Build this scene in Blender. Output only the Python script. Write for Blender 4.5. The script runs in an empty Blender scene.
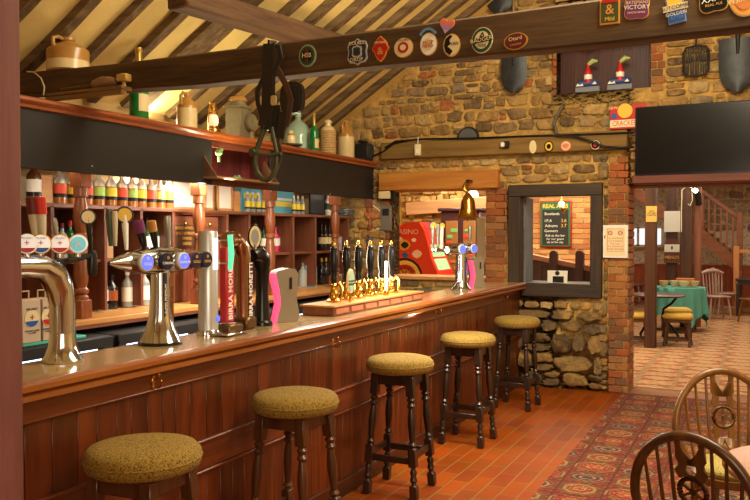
import bpy, bmesh, math, random
from mathutils import Vector, Matrix, noise
R_ = random.Random(7)
SC = bpy.context.scene
COL = SC.collection
PI = math.pi
# ------------------------------------------------------------------ camera
TH, DE = math.radians(25.7), math.atan(15.5/800)
CAM = Vector((0, 0, 1.67))
FW = Vector((-math.sin(TH)*math.cos(DE), math.cos(TH)*math.cos(DE), -math.sin(DE)))
RT = Vector((math.cos(TH), math.sin(TH), 0)); UPV = RT.cross(FW)
def at(px, py, X=None, Y=None, Z=None):
    """world point seen at a pixel of the photograph on the plane X, Y or Z"""
    r = FW + RT*((px-375)/800) + UPV*((250-py)/800)
    t = X/r.x if X is not None else (Y/r.y if Y is not None else (Z-CAM.z)/r.z)
    return CAM + r*t
cd = bpy.data.cameras.new('camera'); co = bpy.data.objects.new('camera', cd); COL.objects.link(co)
cd.lens = 38.4; cd.sensor_width = 36; cd.clip_start = .02
co.matrix_world = Matrix.Translation(CAM) @ Matrix((RT, UPV, -FW)).transposed().to_4x4()
SC.camera = co
# ------------------------------------------------------------------ materials
def _nt(name):
    m = bpy.data.materials.new(name); m.use_nodes = True
    nt = m.node_tree; b = nt.nodes['Principled BSDF']
    return m, nt, b
def _n(nt, t, **k):
    n = nt.nodes.new(t)
    for a, v in k.items():
        if a.startswith('i_'): n.inputs[a[2:].replace('_', ' ')].default_value = v
        else: setattr(n, a, v)
    return n
def c4(c): return (c[0], c[1], c[2], 1)
def srgb(r, g, b):
    f = lambda v: v/12.92 if v <= .04045 else ((v+.055)/1.055)**2.4
    return (f(r/255), f(g/255), f(b/255))
def mat(name, col, rough=.5, metal=0, var=0, vs=8, bump=0, bs=40, emit=0, trans=0, tint=False, coat=0, ior=1.45, alpha=1):
    m, nt, b = _nt(name); L = nt.links.new
    b.inputs['Base Color'].default_value = c4(col); b.inputs['Roughness'].default_value = rough
    b.inputs['Metallic'].default_value = metal; b.inputs['Transmission Weight'].default_value = trans
    b.inputs['IOR'].default_value = ior; b.inputs['Coat Weight'].default_value = coat
    if coat: b.inputs['Coat Roughness'].default_value = .12
    b.inputs['Alpha'].default_value = alpha
    if emit:
        b.inputs['Emission Color'].default_value = c4(col); b.inputs['Emission Strength'].default_value = emit
    tc = _n(nt, 'ShaderNodeTexCoord') if (var or bump) else None
    src = None
    if var:
        nz = _n(nt, 'ShaderNodeTexNoise', i_Scale=vs, i_Detail=6.0, i_Roughness=.65); L(tc.outputs['Object'], nz.inputs['Vector'])
        rp = _n(nt, 'ShaderNodeValToRGB'); rp.color_ramp.elements[0].position = .3; rp.color_ramp.elements[1].position = .72
        rp.color_ramp.elements[0].color = c4([max(0, x*(1-var)) for x in col]); rp.color_ramp.elements[1].color = c4([min(1, x*(1+var)) for x in col])
        L(nz.outputs['Fac'], rp.inputs['Fac']); src = rp.outputs['Color']
    if tint:
        a = _n(nt, 'ShaderNodeAttribute', attribute_name='tint')
        mx = _n(nt, 'ShaderNodeMix', data_type='RGBA', blend_type='MULTIPLY'); mx.inputs['Factor'].default_value = 1
        if src: L(src, mx.inputs['A'])
        else: mx.inputs['A'].default_value = c4(col)
        L(a.outputs['Color'], mx.inputs['B']); src = mx.outputs['Result']
    if src: L(src, b.inputs['Base Color'])
    if bump:
        n2 = _n(nt, 'ShaderNodeTexNoise', i_Scale=bs, i_Detail=5.0); L(tc.outputs['Object'], n2.inputs['Vector'])
        bp = _n(nt, 'ShaderNodeBump', i_Strength=bump, i_Distance=.02); L(n2.outputs['Fac'], bp.inputs['Height']); L(bp.outputs['Normal'], b.inputs['Normal'])
    return m
def wood(name, c1, c2, axis=2, rough=.4, scale=6, bump=.15, coat=0, tint=False, stretch=.07):
    m, nt, b = _nt(name); L = nt.links.new
    tc = _n(nt, 'ShaderNodeTexCoord'); oi = _n(nt, 'ShaderNodeObjectInfo'); mp = _n(nt, 'ShaderNodeMapping')
    s = [1, 1, 1]; s[axis] = stretch; mp.inputs['Scale'].default_value = s
    mu = _n(nt, 'ShaderNodeMath', operation='MULTIPLY'); mu.inputs[1].default_value = 37
    L(oi.outputs['Random'], mu.inputs[0]); L(mu.outputs[0], mp.inputs['Location'])
    L(tc.outputs['Object'], mp.inputs['Vector'])
    nz = _n(nt, 'ShaderNodeTexNoise', i_Scale=scale*2.5, i_Detail=8.0, i_Roughness=.7, i_Distortion=.5); L(mp.outputs['Vector'], nz.inputs['Vector'])
    rp = _n(nt, 'ShaderNodeValToRGB'); e = rp.color_ramp.elements
    e[0].position = .32; e[1].position = .7; e[0].color = c4(c1); e[1].color = c4(c2)
    L(nz.outputs['Fac'], rp.inputs['Fac']); src = rp.outputs['Color']
    if tint:
        a = _n(nt, 'ShaderNodeAttribute', attribute_name='tint')
        mx = _n(nt, 'ShaderNodeMix', data_type='RGBA', blend_type='MULTIPLY'); mx.inputs['Factor'].default_value = 1
        L(src, mx.inputs['A']); L(a.outputs['Color'], mx.inputs['B']); src = mx.outputs['Result']
    L(src, b.inputs['Base Color']); b.inputs['Roughness'].default_value = rough
    b.inputs['Coat Weight'].default_value = coat; b.inputs['Coat Roughness'].default_value = .15
    if bump:
        n2 = _n(nt, 'ShaderNodeTexNoise', i_Scale=scale*9, i_Detail=6.0); L(mp.outputs['Vector'], n2.inputs['Vector'])
        bp = _n(nt, 'ShaderNodeBump', i_Strength=bump, i_Distance=.01); L(n2.outputs['Fac'], bp.inputs['Height']); L(bp.outputs['Normal'], b.inputs['Normal'])
    return m
# ------------------------------------------------------------------ mesh builder
class MB:
    def __init__(s): s.v, s.f, s.t, s.tint, s.M = [], [], [], (1, 1, 1), None
    def add(s, vs, fs):
        o = len(s.v)
        for p in vs:
            p = Vector(p); p = s.M @ p if s.M else p
            s.v.append(p); s.t.append(s.tint)
        for f in fs: s.f.append([i+o for i in f])
        return s
    def box(s, c, d, rz=0, bev=0):
        hx, hy, hz = d[0]/2, d[1]/2, d[2]/2
        b = min(bev, hx*.9, hy*.9, hz*.9)
        m = Matrix.Translation(c) @ Matrix.Rotation(rz, 4, 'Z')
        if b <= 0:
            vs = [m @ Vector((x*hx, y*hy, z*hz)) for x in (-1, 1) for y in (-1, 1) for z in (-1, 1)]
            return s.add(vs, [(0, 1, 3, 2), (4, 6, 7, 5), (0, 4, 5, 1), (2, 3, 7, 6), (0, 2, 6, 4), (1, 5, 7, 3)])
        vs, ix = [], {}
        for x in (-1, 1):
            for y in (-1, 1):
                for z in (-1, 1):
                    for a in range(3):
                        p = [x*(hx-b), y*(hy-b), z*(hz-b)]; p[a] = (x, y, z)[a]*(hx, hy, hz)[a]
                        ix[(x, y, z, a)] = len(vs); vs.append(m @ Vector(p))
        fs = []
        for a in range(3):
            o = [i for i in range(3) if i != a]
            for sg in (-1, 1):
                q = []
                for u, w in ((-1, -1), (1, -1), (1, 1), (-1, 1)):
                    k = [0, 0, 0]; k[a] = sg; k[o[0]] = u; k[o[1]] = w; q.append(ix[(*k, a)])
                fs.append(q)
            for u in (-1, 1):
                for w in (-1, 1):
                    q = []
                    for sg, ax in ((-1, o[0]), (1, o[0]), (1, o[1]), (-1, o[1])):
                        k = [0, 0, 0]; k[a] = sg; k[o[0]] = u; k[o[1]] = w; q.append(ix[(*k, ax)])
                    fs.append(q)
        for x in (-1, 1):
            for y in (-1, 1):
                for z in (-1, 1): fs.append([ix[(x, y, z, a)] for a in range(3)])
        return s.add(vs, fs)
    def bar(s, a, b, w, h, up=(0, 0, 1), bev=0):
        """box beam from a to b, width w (sideways) and height h (towards up)"""
        a, b = Vector(a), Vector(b); d = b-a; z = d.normalized(); u = Vector(up); x = u.cross(z).normalized(); y = z.cross(x)
        old = s.M; m = Matrix.Translation((a+b)/2) @ Matrix((x, y, z)).transposed().to_4x4()
        s.M = (old @ m) if old else m; s.box((0, 0, 0), (w, h, d.length), 0, bev); s.M = old
        return s
    def tube(s, pts, r, seg=10, cap=True, closed=False):
        pts = [Vector(p) for p in pts]; n = len(pts)
        rs = r if isinstance(r, (list, tuple)) else [r]*n
        vs, fs = [], []; x = None
        for i, p in enumerate(pts):
            if closed: d = pts[(i+1) % n]-pts[i-1]
            else: d = pts[min(i+1, n-1)]-pts[max(i-1, 0)]
            d.normalize()
            if x is None:
                x = d.cross(Vector((0, 0, 1)))
                if x.length < .05: x = d.cross(Vector((1, 0, 0)))
            x = (x-d*x.dot(d)).normalized(); y = d.cross(x)
            for k in range(seg):
                a = 2*PI*k/seg; vs.append(p+(x*math.cos(a)+y*math.sin(a))*rs[i])
        for i in range(n if closed else n-1):
            j = (i+1) % n
            for k in range(seg): fs.append((i*seg+k, i*seg+(k+1) % seg, j*seg+(k+1) % seg, j*seg+k))
        if cap and not closed: fs += [tuple(range(seg))[::-1], tuple(range((n-1)*seg, n*seg))]
        return s.add(vs, fs)
    def lathe(s, prof, c=(0, 0, 0), seg=20, axis=2, sx=1, sy=1):
        vs, fs = [], []; n = len(prof)
        for r, z in prof:
            for k in range(seg):
                a = 2*PI*k/seg; p = (r*math.cos(a)*sx, r*math.sin(a)*sy, z)
                if axis == 0: p = (p[2], p[0], p[1])
                elif axis == 1: p = (p[0], -p[2], p[1])      # towards -Y
                vs.append(Vector(p)+Vector(c))
        for i in range(n-1):
            for k in range(seg): fs.append((i*seg+k, i*seg+(k+1) % seg, (i+1)*seg+(k+1) % seg, (i+1)*seg+k))
        if prof[0][0] > 1e-6: fs.append(tuple(range(seg))[::-1])
        if prof[-1][0] > 1e-6: fs.append(tuple(range((n-1)*seg, n*seg)))
        return s.add(vs, fs)
    def ball(s, c, r, seg=14, sc=(1, 1, 1)):
        k = 9; vs = []; fs = []
        for i in range(k+1):
            t = PI*i/k
            for j in range(seg):
                a = 2*PI*j/seg; vs.append((c[0]+r*sc[0]*math.sin(t)*math.cos(a), c[1]+r*sc[1]*math.sin(t)*math.sin(a), c[2]-r*sc[2]*math.cos(t)))
        for i in range(k):
            for j in range(seg): fs.append((i*seg+j, i*seg+(j+1) % seg, (i+1)*seg+(j+1) % seg, (i+1)*seg+j))
        return s.add(vs, fs)
    def prism(s, poly, t, o=(0, 0, 0), ax=('x', 'z', 'y')):
        """outline in the plane ax[0], ax[1], pushed out t along ax[2]"""
        I = {'x': 0, 'y': 1, 'z': 2}; n = len(poly); vs = []
        for w in (0, t):
            for a, b in poly:
                p = [0, 0, 0]; p[I[ax[0]]] = a; p[I[ax[1]]] = b; p[I[ax[2]]] = w
                vs.append(Vector(p)+Vector(o))
        fs = [tuple(range(n)), tuple(range(n, 2*n))[::-1]] + [(i, (i+1) % n, n+(i+1) % n, n+i) for i in range(n)]
        return s.add(vs, fs)
    def grid(s, P):
        """P[i][j] points -> open sheet"""
        h, w = len(P), len(P[0]); vs = [p for r in P for p in r]
        return s.add(vs, [(i*w+j, i*w+j+1, (i+1)*w+j+1, (i+1)*w+j) for i in range(h-1) for j in range(w-1)])
    def mesh(s, name, ang=38, flat=False):
        me = bpy.data.meshes.new(name); me.from_pydata(s.v, [], s.f); me.update()
        at_ = me.color_attributes.new('tint', 'FLOAT_COLOR', 'POINT')
        at_.data.foreach_set('color', [x for t in s.t for x in (t[0], t[1], t[2], 1)])
        bm = bmesh.new(); bm.from_mesh(me); bmesh.ops.remove_doubles(bm, verts=bm.verts, dist=1e-6)
        bmesh.ops.recalc_face_normals(bm, faces=bm.faces)
        if not flat:
            ca = math.radians(ang)
            for f in bm.faces: f.smooth = True
            for e in bm.edges:
                if len(e.link_faces) == 2 and e.calc_face_angle(0) > ca: e.smooth = False
        bm.to_mesh(me); bm.free()
        return me
def obj(name, mb, m, parent=None, loc=(0, 0, 0), rot=(0, 0, 0), ang=38, flat=False):
    me = mb.mesh(name, ang, flat) if isinstance(mb, MB) else mb
    o = bpy.data.objects.new(name, me); COL.objects.link(o)
    if m: me.materials.clear(); me.materials.append(m)
    o.location = loc; o.rotation_euler = rot
    if parent: o.parent = parent
    return o
def tag(o, label, cat, group=None, kind=None):
    o['label'] = label; o['category'] = cat
    if group: o['group'] = group
    if kind: o['kind'] = kind
    return o
def thing(name, label, cat, loc=(0, 0, 0), rz=0, group=None):
    o = bpy.data.objects.new(name, None); COL.objects.link(o); o.location = loc; o.rotation_euler = (0, 0, rz); o.empty_display_size = .05
    return tag(o, label, cat, group)
def struct(name, mb, m, label=None, cat=None, parent=None):
    o = obj(name, mb, m, parent)
    if not parent:
        o['kind'] = 'structure'
        if label: o['label'] = label; o['category'] = cat or name.split('_')[0]
    return o
KIDS = {}
def dup(src, loc, rz=None, label=None, group=None, cat=None):
    def cp(o, par):
        c = o.copy(); COL.objects.link(c)
        if par: c.parent = par
        for ch in list(o.children): cp(ch, c)
        return c
    r = cp(src, None); r.location = loc
    if rz is not None: r.rotation_euler = (0, 0, rz)
    if label: r['label'] = label
    if group: r['group'] = group
    if cat: r['category'] = cat
    return r
FACE_Y = (PI/2, 0, 0)            # lettering that faces -Y (the customers' side of the stone wall)
FACE_X = (PI/2, 0, PI/2)         # lettering that faces +X (the front of the bar)
def text(s, size, m, parent, loc, rot=FACE_Y, name='lettering', ex=.0008, bold=0, sx=1, spacing=1, ls=1):
    cu = bpy.data.curves.new('t', 'FONT'); cu.body = s; cu.size = size; cu.extrude = ex; cu.align_x = 'CENTER'; cu.align_y = 'CENTER'
    cu.resolution_u = 2; cu.offset = bold; cu.space_character = spacing; cu.space_line = ls
    t = bpy.data.objects.new('t', cu); COL.objects.link(t)
    dg = bpy.context.evaluated_depsgraph_get(); me = bpy.data.meshes.new_from_object(t.evaluated_get(dg))
    bpy.data.objects.remove(t); bpy.data.curves.remove(cu)
    o = obj(name, me, m, parent, loc, rot); o.scale = (sx, 1, 1)
    return o
def ell(a, b, n=28, p=2):
    r = []
    for k in range(n):
        t = 2*PI*k/n; c, s_ = math.cos(t), math.sin(t)
        r.append((a*math.copysign(abs(c)**(2/p), c), b*math.copysign(abs(s_)**(2/p), s_)))
    return r
def arc(cx, cy, r, a0, a1, n): return [(cx+r*math.cos(a0+(a1-a0)*i/n), cy+r*math.sin(a0+(a1-a0)*i/n)) for i in range(n+1)]
ORD = ['', 'first', 'second', 'third', 'fourth', 'fifth', 'sixth', 'seventh', 'eighth', 'ninth', 'tenth', 'eleventh', 'twelfth', 'thirteenth', 'fourteenth', 'fifteenth', 'sixteenth']
# ------------------------------------------------------------------ shared materials
def stone_mat():
    m, nt, b = _nt('rough_stone'); L = nt.links.new; tc = _n(nt, 'ShaderNodeTexCoord')
    a = _n(nt, 'ShaderNodeAttribute', attribute_name='tint')
    n1 = _n(nt, 'ShaderNodeTexNoise', i_Scale=13., i_Detail=8., i_Roughness=.75); L(tc.outputs['Object'], n1.inputs['Vector'])
    r1 = _n(nt, 'ShaderNodeValToRGB'); e = r1.color_ramp.elements; e[0].position = .3; e[0].color = (.42, .4, .36, 1); e[1].position = .7; e[1].color = (1.3, 1.27, 1.2, 1); L(n1.outputs['Fac'], r1.inputs['Fac'])
    mx = _n(nt, 'ShaderNodeMix', data_type='RGBA', blend_type='MULTIPLY'); mx.inputs['Factor'].default_value = 1; L(a.outputs['Color'], mx.inputs['A']); L(r1.outputs['Color'], mx.inputs['B'])
    n2 = _n(nt, 'ShaderNodeTexNoise', i_Scale=5., i_Detail=9., i_Roughness=.7); L(tc.outputs['Object'], n2.inputs['Vector'])
    r2 = _n(nt, 'ShaderNodeValToRGB'); e = r2.color_ramp.elements; e[0].position = .52; e[0].color = (0, 0, 0, 1); e[1].position = .62; e[1].color = (.8, .8, .8, 1); L(n2.outputs['Fac'], r2.inputs['Fac'])
    m2 = _n(nt, 'ShaderNodeMix', data_type='RGBA', blend_type='MIX'); L(r2.outputs['Color'], m2.inputs['Factor']); L(mx.outputs['Result'], m2.inputs['A']); m2.inputs['B'].default_value = c4(srgb(188, 150, 84))
    L(m2.outputs['Result'], b.inputs['Base Color']); b.inputs['Roughness'].default_value = .93
    n3 = _n(nt, 'ShaderNodeTexNoise', i_Scale=19., i_Detail=8., i_Roughness=.7); L(tc.outputs['Object'], n3.inputs['Vector'])
    bp = _n(nt, 'ShaderNodeBump', i_Strength=1., i_Distance=.045); L(n3.outputs['Fac'], bp.inputs['Height']); L(bp.outputs['Normal'], b.inputs['Normal']); return m
M_STONE = stone_mat()
M_BRICK = mat('brick', (1, 1, 1), .9, var=.18, vs=20, bump=.5, bs=45, tint=True)
M_MORTAR = mat('mortar', srgb(186, 148, 80), .95, var=.4, vs=9, bump=1.2, bs=20)
M_MORTAR2 = mat('brick_mortar', srgb(205, 178, 132), .95, var=.2, vs=6, bump=.6, bs=30)
M_CREAM = mat('cream_boards', srgb(236, 212, 136), .8, var=.1, vs=2.2, bump=.1)
M_RAFT = wood('rafter_timber', srgb(62, 42, 24), srgb(142, 116, 78), 0, .85, 5, .5)
M_OLDBEAM = wood('old_beam', srgb(50, 32, 12), srgb(104, 74, 32), 0, .75, 4, .4)
M_DARKOAK = wood('dark_oak', srgb(30, 20, 12), srgb(74, 52, 34), 2, .6, 5, .4)
M_DARKOAKX = wood('dark_oak_across', srgb(30, 22, 14), srgb(72, 54, 38), 0, .6, 5, .4)
M_BAR = wood('bar_front_wood', srgb(66, 25, 7), srgb(122, 57, 20), 2, .36, 6, .06, coat=.15, tint=True)
M_BARX = wood('bar_rail_wood', srgb(78, 32, 12), srgb(126, 62, 28), 1, .32, 6, .08, coat=.25)
M_NOSE = wood('bar_nosing_wood', srgb(116, 58, 18), srgb(164, 96, 38), 1, .3, 6, .06, coat=.3)
M_TOP = wood('bar_top_wood', srgb(156, 124, 80), srgb(204, 172, 122), 1, .22, 5, .08, coat=.6)
M_MAHOG = wood('mahogany', srgb(88, 46, 30), srgb(132, 76, 52), 2, .4, 6, .08)
M_MAHOGY = wood('mahogany_shelf', srgb(98, 53, 36), srgb(146, 88, 60), 1, .4, 6, .08)
M_PINE = wood('pine', srgb(178, 118, 56), srgb(214, 158, 92), 1, .4, 5, .08)
M_ORANGE = wood('orange_lintel', srgb(166, 98, 30), srgb(202, 138, 58), 0, .5, 4, .2)
M_SPINDLE = wood('spindle_wood', srgb(106, 54, 28), srgb(156, 88, 50), 2, .3, 6, .05, coat=.3)
M_BLACK = mat('black_panel', srgb(34, 31, 30), .55, var=.15, vs=5)
M_IRON = mat('black_iron', srgb(38, 36, 34), .5, metal=.4, var=.2)
M_CHROME = mat('chrome', (.62, .66, .72), .13, metal=1)
M_STEEL = mat('brushed_steel', (.62, .65, .68), .34, metal=.75)
M_BRASS = mat('brass', srgb(214, 168, 84), .2, metal=1)
M_COPPER = mat('copper', srgb(172, 136, 106), .25, metal=1)
M_WHITE = mat('white', srgb(238, 236, 228), .5)
M_PAPER = mat('paper', srgb(236, 230, 214), .8)
M_CREAMP = mat('cream_paint', srgb(234, 214, 170), .6)
M_BLK = mat('black_gloss', srgb(18, 17, 18), .25)
M_RED = mat('red', srgb(190, 36, 30), .4)
M_BLUE = mat('blue', srgb(40, 84, 160), .4)
M_GREEN = mat('green', srgb(30, 92, 60), .4)
M_YEL = mat('yellow', srgb(232, 188, 60), .45)
M_GOLD = mat('gold_paint', srgb(214, 166, 72), .4, metal=.3)
M_PURP = mat('purple', srgb(112, 44, 92), .45)
M_MAROON = mat('maroon', srgb(96, 28, 26), .45)
M_TEAL = mat('teal', srgb(70, 170, 150), .6)
# ------------------------------------------------------------------ building shell
YW = 8.7                     # front face of the stone cross wall
ROOF = lambda X: 3.37+.64*(X+4.08)
def pxX(px, Y=YW): return at(px, 234, Y=Y).x
def pxZ(px, py, Y=YW): return at(px, py, Y=Y).z
STONES = [srgb(*c) for c in ((186, 150, 92), (164, 128, 76), (198, 164, 106), (146, 118, 82), (170, 142, 102), (190, 146, 80), (134, 108, 74), (204, 174, 118), (182, 112, 68), (150, 132, 104), (196, 158, 98), (176, 138, 84))]
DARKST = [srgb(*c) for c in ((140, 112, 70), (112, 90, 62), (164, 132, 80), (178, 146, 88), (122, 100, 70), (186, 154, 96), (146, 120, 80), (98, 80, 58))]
BRICKS = [srgb(*c) for c in ((158, 96, 54), (142, 86, 54), (170, 112, 62), (128, 80, 52), (156, 108, 68), (120, 86, 60), (176, 128, 76), (164, 88, 48))]
def stone(mb, x0, x1, z0, z1, Y, depth, cols, n=12, p=4.2):
    cx, cz, a, b = (x0+x1)/2, (z0+z1)/2, (x1-x0)/2, (z1-z0)/2
    if a < .008 or b < .008: return
    c = R_.choice(cols); k = R_.uniform(.8, 1.2); mb.tint = tuple(v*k for v in c)
    jit = [R_.uniform(.76, 1.08) for _ in range(n)]; vs = []
    tilt = R_.uniform(-.3, .3)*depth/a; tz = R_.uniform(-.4, .4)*depth/b
    for f, d in ((1, 0), (.98, .6), (.86, .95), (.42, 1)):
        for i, (u, w) in enumerate(ell(a, b, n, p)):
            u, w = u*jit[i]*f, w*jit[i]*f
            vs.append((cx+u, Y-depth*d*(1+tilt/depth*u+tz/depth*w), cz+w))
    vs.append((cx, Y-depth*1.02, cz)); fs = []
    for r in range(3):
        for i in range(n): fs.append((r*n+i, r*n+(i+1) % n, (r+1)*n+(i+1) % n, (r+1)*n+i))
    for i in range(n): fs.append((3*n+i, 3*n+(i+1) % n, 4*n))
    mb.add(vs, fs)
def cut(iv, holes, z0, z1):
    out = [iv]
    for hx0, hx1, hz0, hz1 in holes:
        if z1-.02 <= hz0 or z0+.02 >= hz1: continue
        nx = []
        for a, b in out:
            if hx1 <= a or hx0 >= b: nx.append((a, b)); continue
            if hx0 > a: nx.append((a, hx0))
            if hx1 < b: nx.append((hx1, b))
        out = nx
    return [q for q in out if q[1]-q[0] > .03]
def rubble(mb, x0, x1, z0, z1, Y, holes, wr, hr, depth, cols, top=None, n=12, p=4.2):
    z = z0
    while z < z1-.03:
        h = min(R_.uniform(*hr), z1-z)
        for a, b in cut((x0, x1), holes, z, z+h):
            x = a
            while x < b-.015:
                w = R_.uniform(*wr)
                if x+w > b-wr[0]*.5: w = b-x
                if top is None or z+h < top(x+w/2):
                    g = .004; dz = R_.uniform(-.2, .2)*h
                    if h > .1 and w < h*1.6 and R_.random() < .25:
                        m_ = z+h*R_.uniform(.4, .6)
                        stone(mb, x+g, x+w-g, z+g, m_-g*.5, Y, depth*R_.uniform(.5, 1), cols, n, p); stone(mb, x+g, x+w-g, m_+g*.5, z+h-g, Y, depth*R_.uniform(.5, 1), cols, n, p)
                    else:
                        stone(mb, x+g, x+w-g, max(z0, z+g+dz*.5), z+h-g+dz*.5, Y, depth*R_.uniform(.5, 1.1), cols, n, p)
                x += w
        z += h
def bricks(mb, x0, x1, z0, z1, Y, holes=(), L=.215, H=.068, depth=.014, cols=BRICKS, j=.01):
    z = z0; r = 0
    while z < z1-.02:
        h = min(H, z1-z-j)
        for a, b in cut((x0, x1), holes, z, z+H):
            x = a-(L/2 if r % 2 else 0)
            while x < b:
                u, w = max(x+j/2, a), min(x+L-j/2, b)
                if w-u > .02:
                    c = R_.choice(cols); k = R_.uniform(.85, 1.15); mb.tint = tuple(v*k for v in c)
                    mb.box(((u+w)/2, Y-depth/2+R_.uniform(-.003, .003), z+j/2+h/2), (w-u, depth, h), 0, .004)
                x += L
        z += H+j; r += 1
def slab(mb, x0, x1, z0, z1, Y, t, holes):
    """wall of thickness t with rectangular holes"""
    xs = sorted({x0, x1, *[min(max(h[i], x0), x1) for h in holes for i in (0, 1)]}); zs = sorted({z0, z1, *[min(max(h[i], z0), z1) for h in holes for i in (2, 3)]})
    for a, b in zip(xs, xs[1:]):
        for c, d in zip(zs, zs[1:]):
            if any(h[0] <= (a+b)/2 <= h[1] and h[2] <= (c+d)/2 <= h[3] for h in holes): continue
            mb.box(((a+b)/2, Y+t/2, (c+d)/2), (b-a, t, d-c))
# cross wall with serving opening, window, high recess and doorway
DX = pxX(628)                                                     # doorway jamb
HO = (pxX(386), pxX(486), 1.14, pxZ(430, 190))                    # serving opening
HW = (pxX(514), pxX(597), pxZ(555, 290), pxZ(555, 190))           # window
HD = (DX, 2.0, 0, pxZ(640, 183))                                  # doorway
HR = (pxX(556), pxX(650), pxZ(600, 91), pxZ(600, 40))             # boarded recess
holes = [HO, HW, HD, HR]
w = MB(); slab(w, -5.1, 2.0, 0, 6.0, YW, .4, holes)
wall_back = struct('wall_back', w, M_MORTAR, 'rough stone cross wall behind the end of the bar', 'wall')
st = MB()
fW, fS = 12/800*9, .02
pierL = (pxX(486), pxX(507), 1.1, pxZ(495, 181)); pierR = (pxX(609), DX, 0, pxZ(615, 156)); pierW = (pxX(552), HR[0], HR[2]-.02, HR[3]+.3); pierX = (HR[1], pxX(664), HR[2]-.05, HR[3]+.3)
wf = (pxX(507), pxX(604), pxZ(555, 298), pxZ(555, 182))
lint = (pxX(382), pxX(500), pxZ(430, 190), pxZ(430, 172)); wbeam = (pxX(384), DX, pxZ(510, 155), pxZ(510, 137))
alls = holes+[pierL, pierR, pierW, pierX, wf, lint, wbeam]
zt = lambda x: ROOF(x)-.02
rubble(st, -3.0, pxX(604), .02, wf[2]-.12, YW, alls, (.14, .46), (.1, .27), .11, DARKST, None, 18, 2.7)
rubble(st, pxX(507), pxX(604), wf[2]-.12, wf[2], YW, alls, (.1, .2), (.09, .11), .04, STONES)
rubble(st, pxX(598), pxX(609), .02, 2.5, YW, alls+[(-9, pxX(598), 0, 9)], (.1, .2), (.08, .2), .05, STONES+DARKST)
rubble(st, -5.0, 1.9, wf[2], 5.9, YW, alls, (.08, .3), (.055, .15), .026, STONES, zt)
stones = obj('stone_facing', st, M_STONE, wall_back, ang=60)
bk = MB(); bricks(bk, *pierL[:2], pierL[2], pierL[3], YW); bricks(bk, pierR[0], pierR[1], 0, pierR[3], YW, L=.16); bricks(bk, *pierW, YW, L=.12); bricks(bk, *pierX, YW, L=.12)
bricks(bk, HO[0]-.01, HO[0]+.05, 1.14, HO[3], YW, L=.1)
obj('brick_quoins', bk, M_BRICK, wall_back)
jb = MB()                                                         # brick jamb of the doorway
z = 0
while z < HD[3]-.05:
    for k, (a, b) in enumerate(((0, .21), (.22, .4)) if int(z/.078) % 2 else ((0, .1), (.11, .32), (.33, .4))):
        c = R_.choice(BRICKS); jb.tint = tuple(v*R_.uniform(1., 1.3) for v in c); jb.box((DX+.005, YW+(a+b)/2, z+.035), (.012, b-a, .066), 0, .003)
    z += .078
obj('doorway_jamb_bricks', jb, M_BRICK, wall_back)
# side wall behind the back bar, wall on the near side, end walls
w = MB(); w.box((-5.05, 3.5, 1.45), (.1, 10.6, 2.9)); struct('wall_left', w, mat('plaster', srgb(206, 178, 124), .85, var=.1, vs=3), 'plain wall behind the bar shelves', 'wall')
w = MB(); w.box((2.05, 3.5, 2.3), (.1, 10.6, 4.6)); struct('wall_right', w, mat('plaster_right', srgb(220, 190, 136), .85, var=.1, vs=3))
w = MB(); w.box((-1.5, -1.85, 2.9), (7.2, .1, 5.8)); struct('wall_front', w, mat('plaster_front', srgb(220, 190, 136), .85, var=.1, vs=3))
# floors
def floor_tiles():
    m, nt, b = _nt('quarry_tiles'); L = nt.links.new
    tc = _n(nt, 'ShaderNodeTexCoord'); mp = _n(nt, 'ShaderNodeMapping'); mp.inputs['Rotation'].default_value = (0, 0, PI/2)
    br = _n(nt, 'ShaderNodeTexBrick', offset=.5); br.inputs['Color1'].default_value = c4(srgb(146, 66, 14)); br.inputs['Color2'].default_value = c4(srgb(122, 52, 12))
    br.inputs['Mortar'].default_value = c4(srgb(128, 98, 58)); br.inputs['Scale'].default_value = 1; br.inputs['Mortar Size'].default_value = .0045
    br.inputs['Brick Width'].default_value = .3; br.inputs['Row Height'].default_value = .125; br.inputs['Bias'].default_value = -.1
    L(tc.outputs['Object'], mp.inputs['Vector']); L(mp.outputs['Vector'], br.inputs['Vector'])
    nz = _n(nt, 'ShaderNodeTexNoise', i_Scale=3., i_Detail=6.); L(tc.outputs['Object'], nz.inputs['Vector'])
    mx = _n(nt, 'ShaderNodeMix', data_type='RGBA', blend_type='OVERLAY'); mx.inputs['Factor'].default_value = .35
    L(br.outputs['Color'], mx.inputs['A']); L(nz.outputs['Color'], mx.inputs['B'])
    hs = _n(nt, 'ShaderNodeHueSaturation'); hs.inputs['Saturation'].default_value = 1.1; L(mx.outputs['Result'], hs.inputs['Color']); L(hs.outputs['Color'], b.inputs['Base Color'])
    b.inputs['Roughness'].default_value = .5; b.inputs['Specular IOR Level'].default_value = .25
    bp = _n(nt, 'ShaderNodeBump', i_Strength=.4, i_Distance=.004); bp.invert = True; L(br.outputs['Fac'], bp.inputs['Height']); L(bp.outputs['Normal'], b.inputs['Normal'])
    return m
w = MB(); w.box((-1.5, 3.5, -.05), (7.2, 10.6, .1)); struct('floor', w, floor_tiles(), 'orange terracotta tiles laid along the bar', 'floor')
w = MB(); w.box((-1.5, 15.0, -.055), (9.4, 12.4, .1)); struct('floor_far', w, mat('far_floor_screed', srgb(140, 96, 60), .8))
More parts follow.
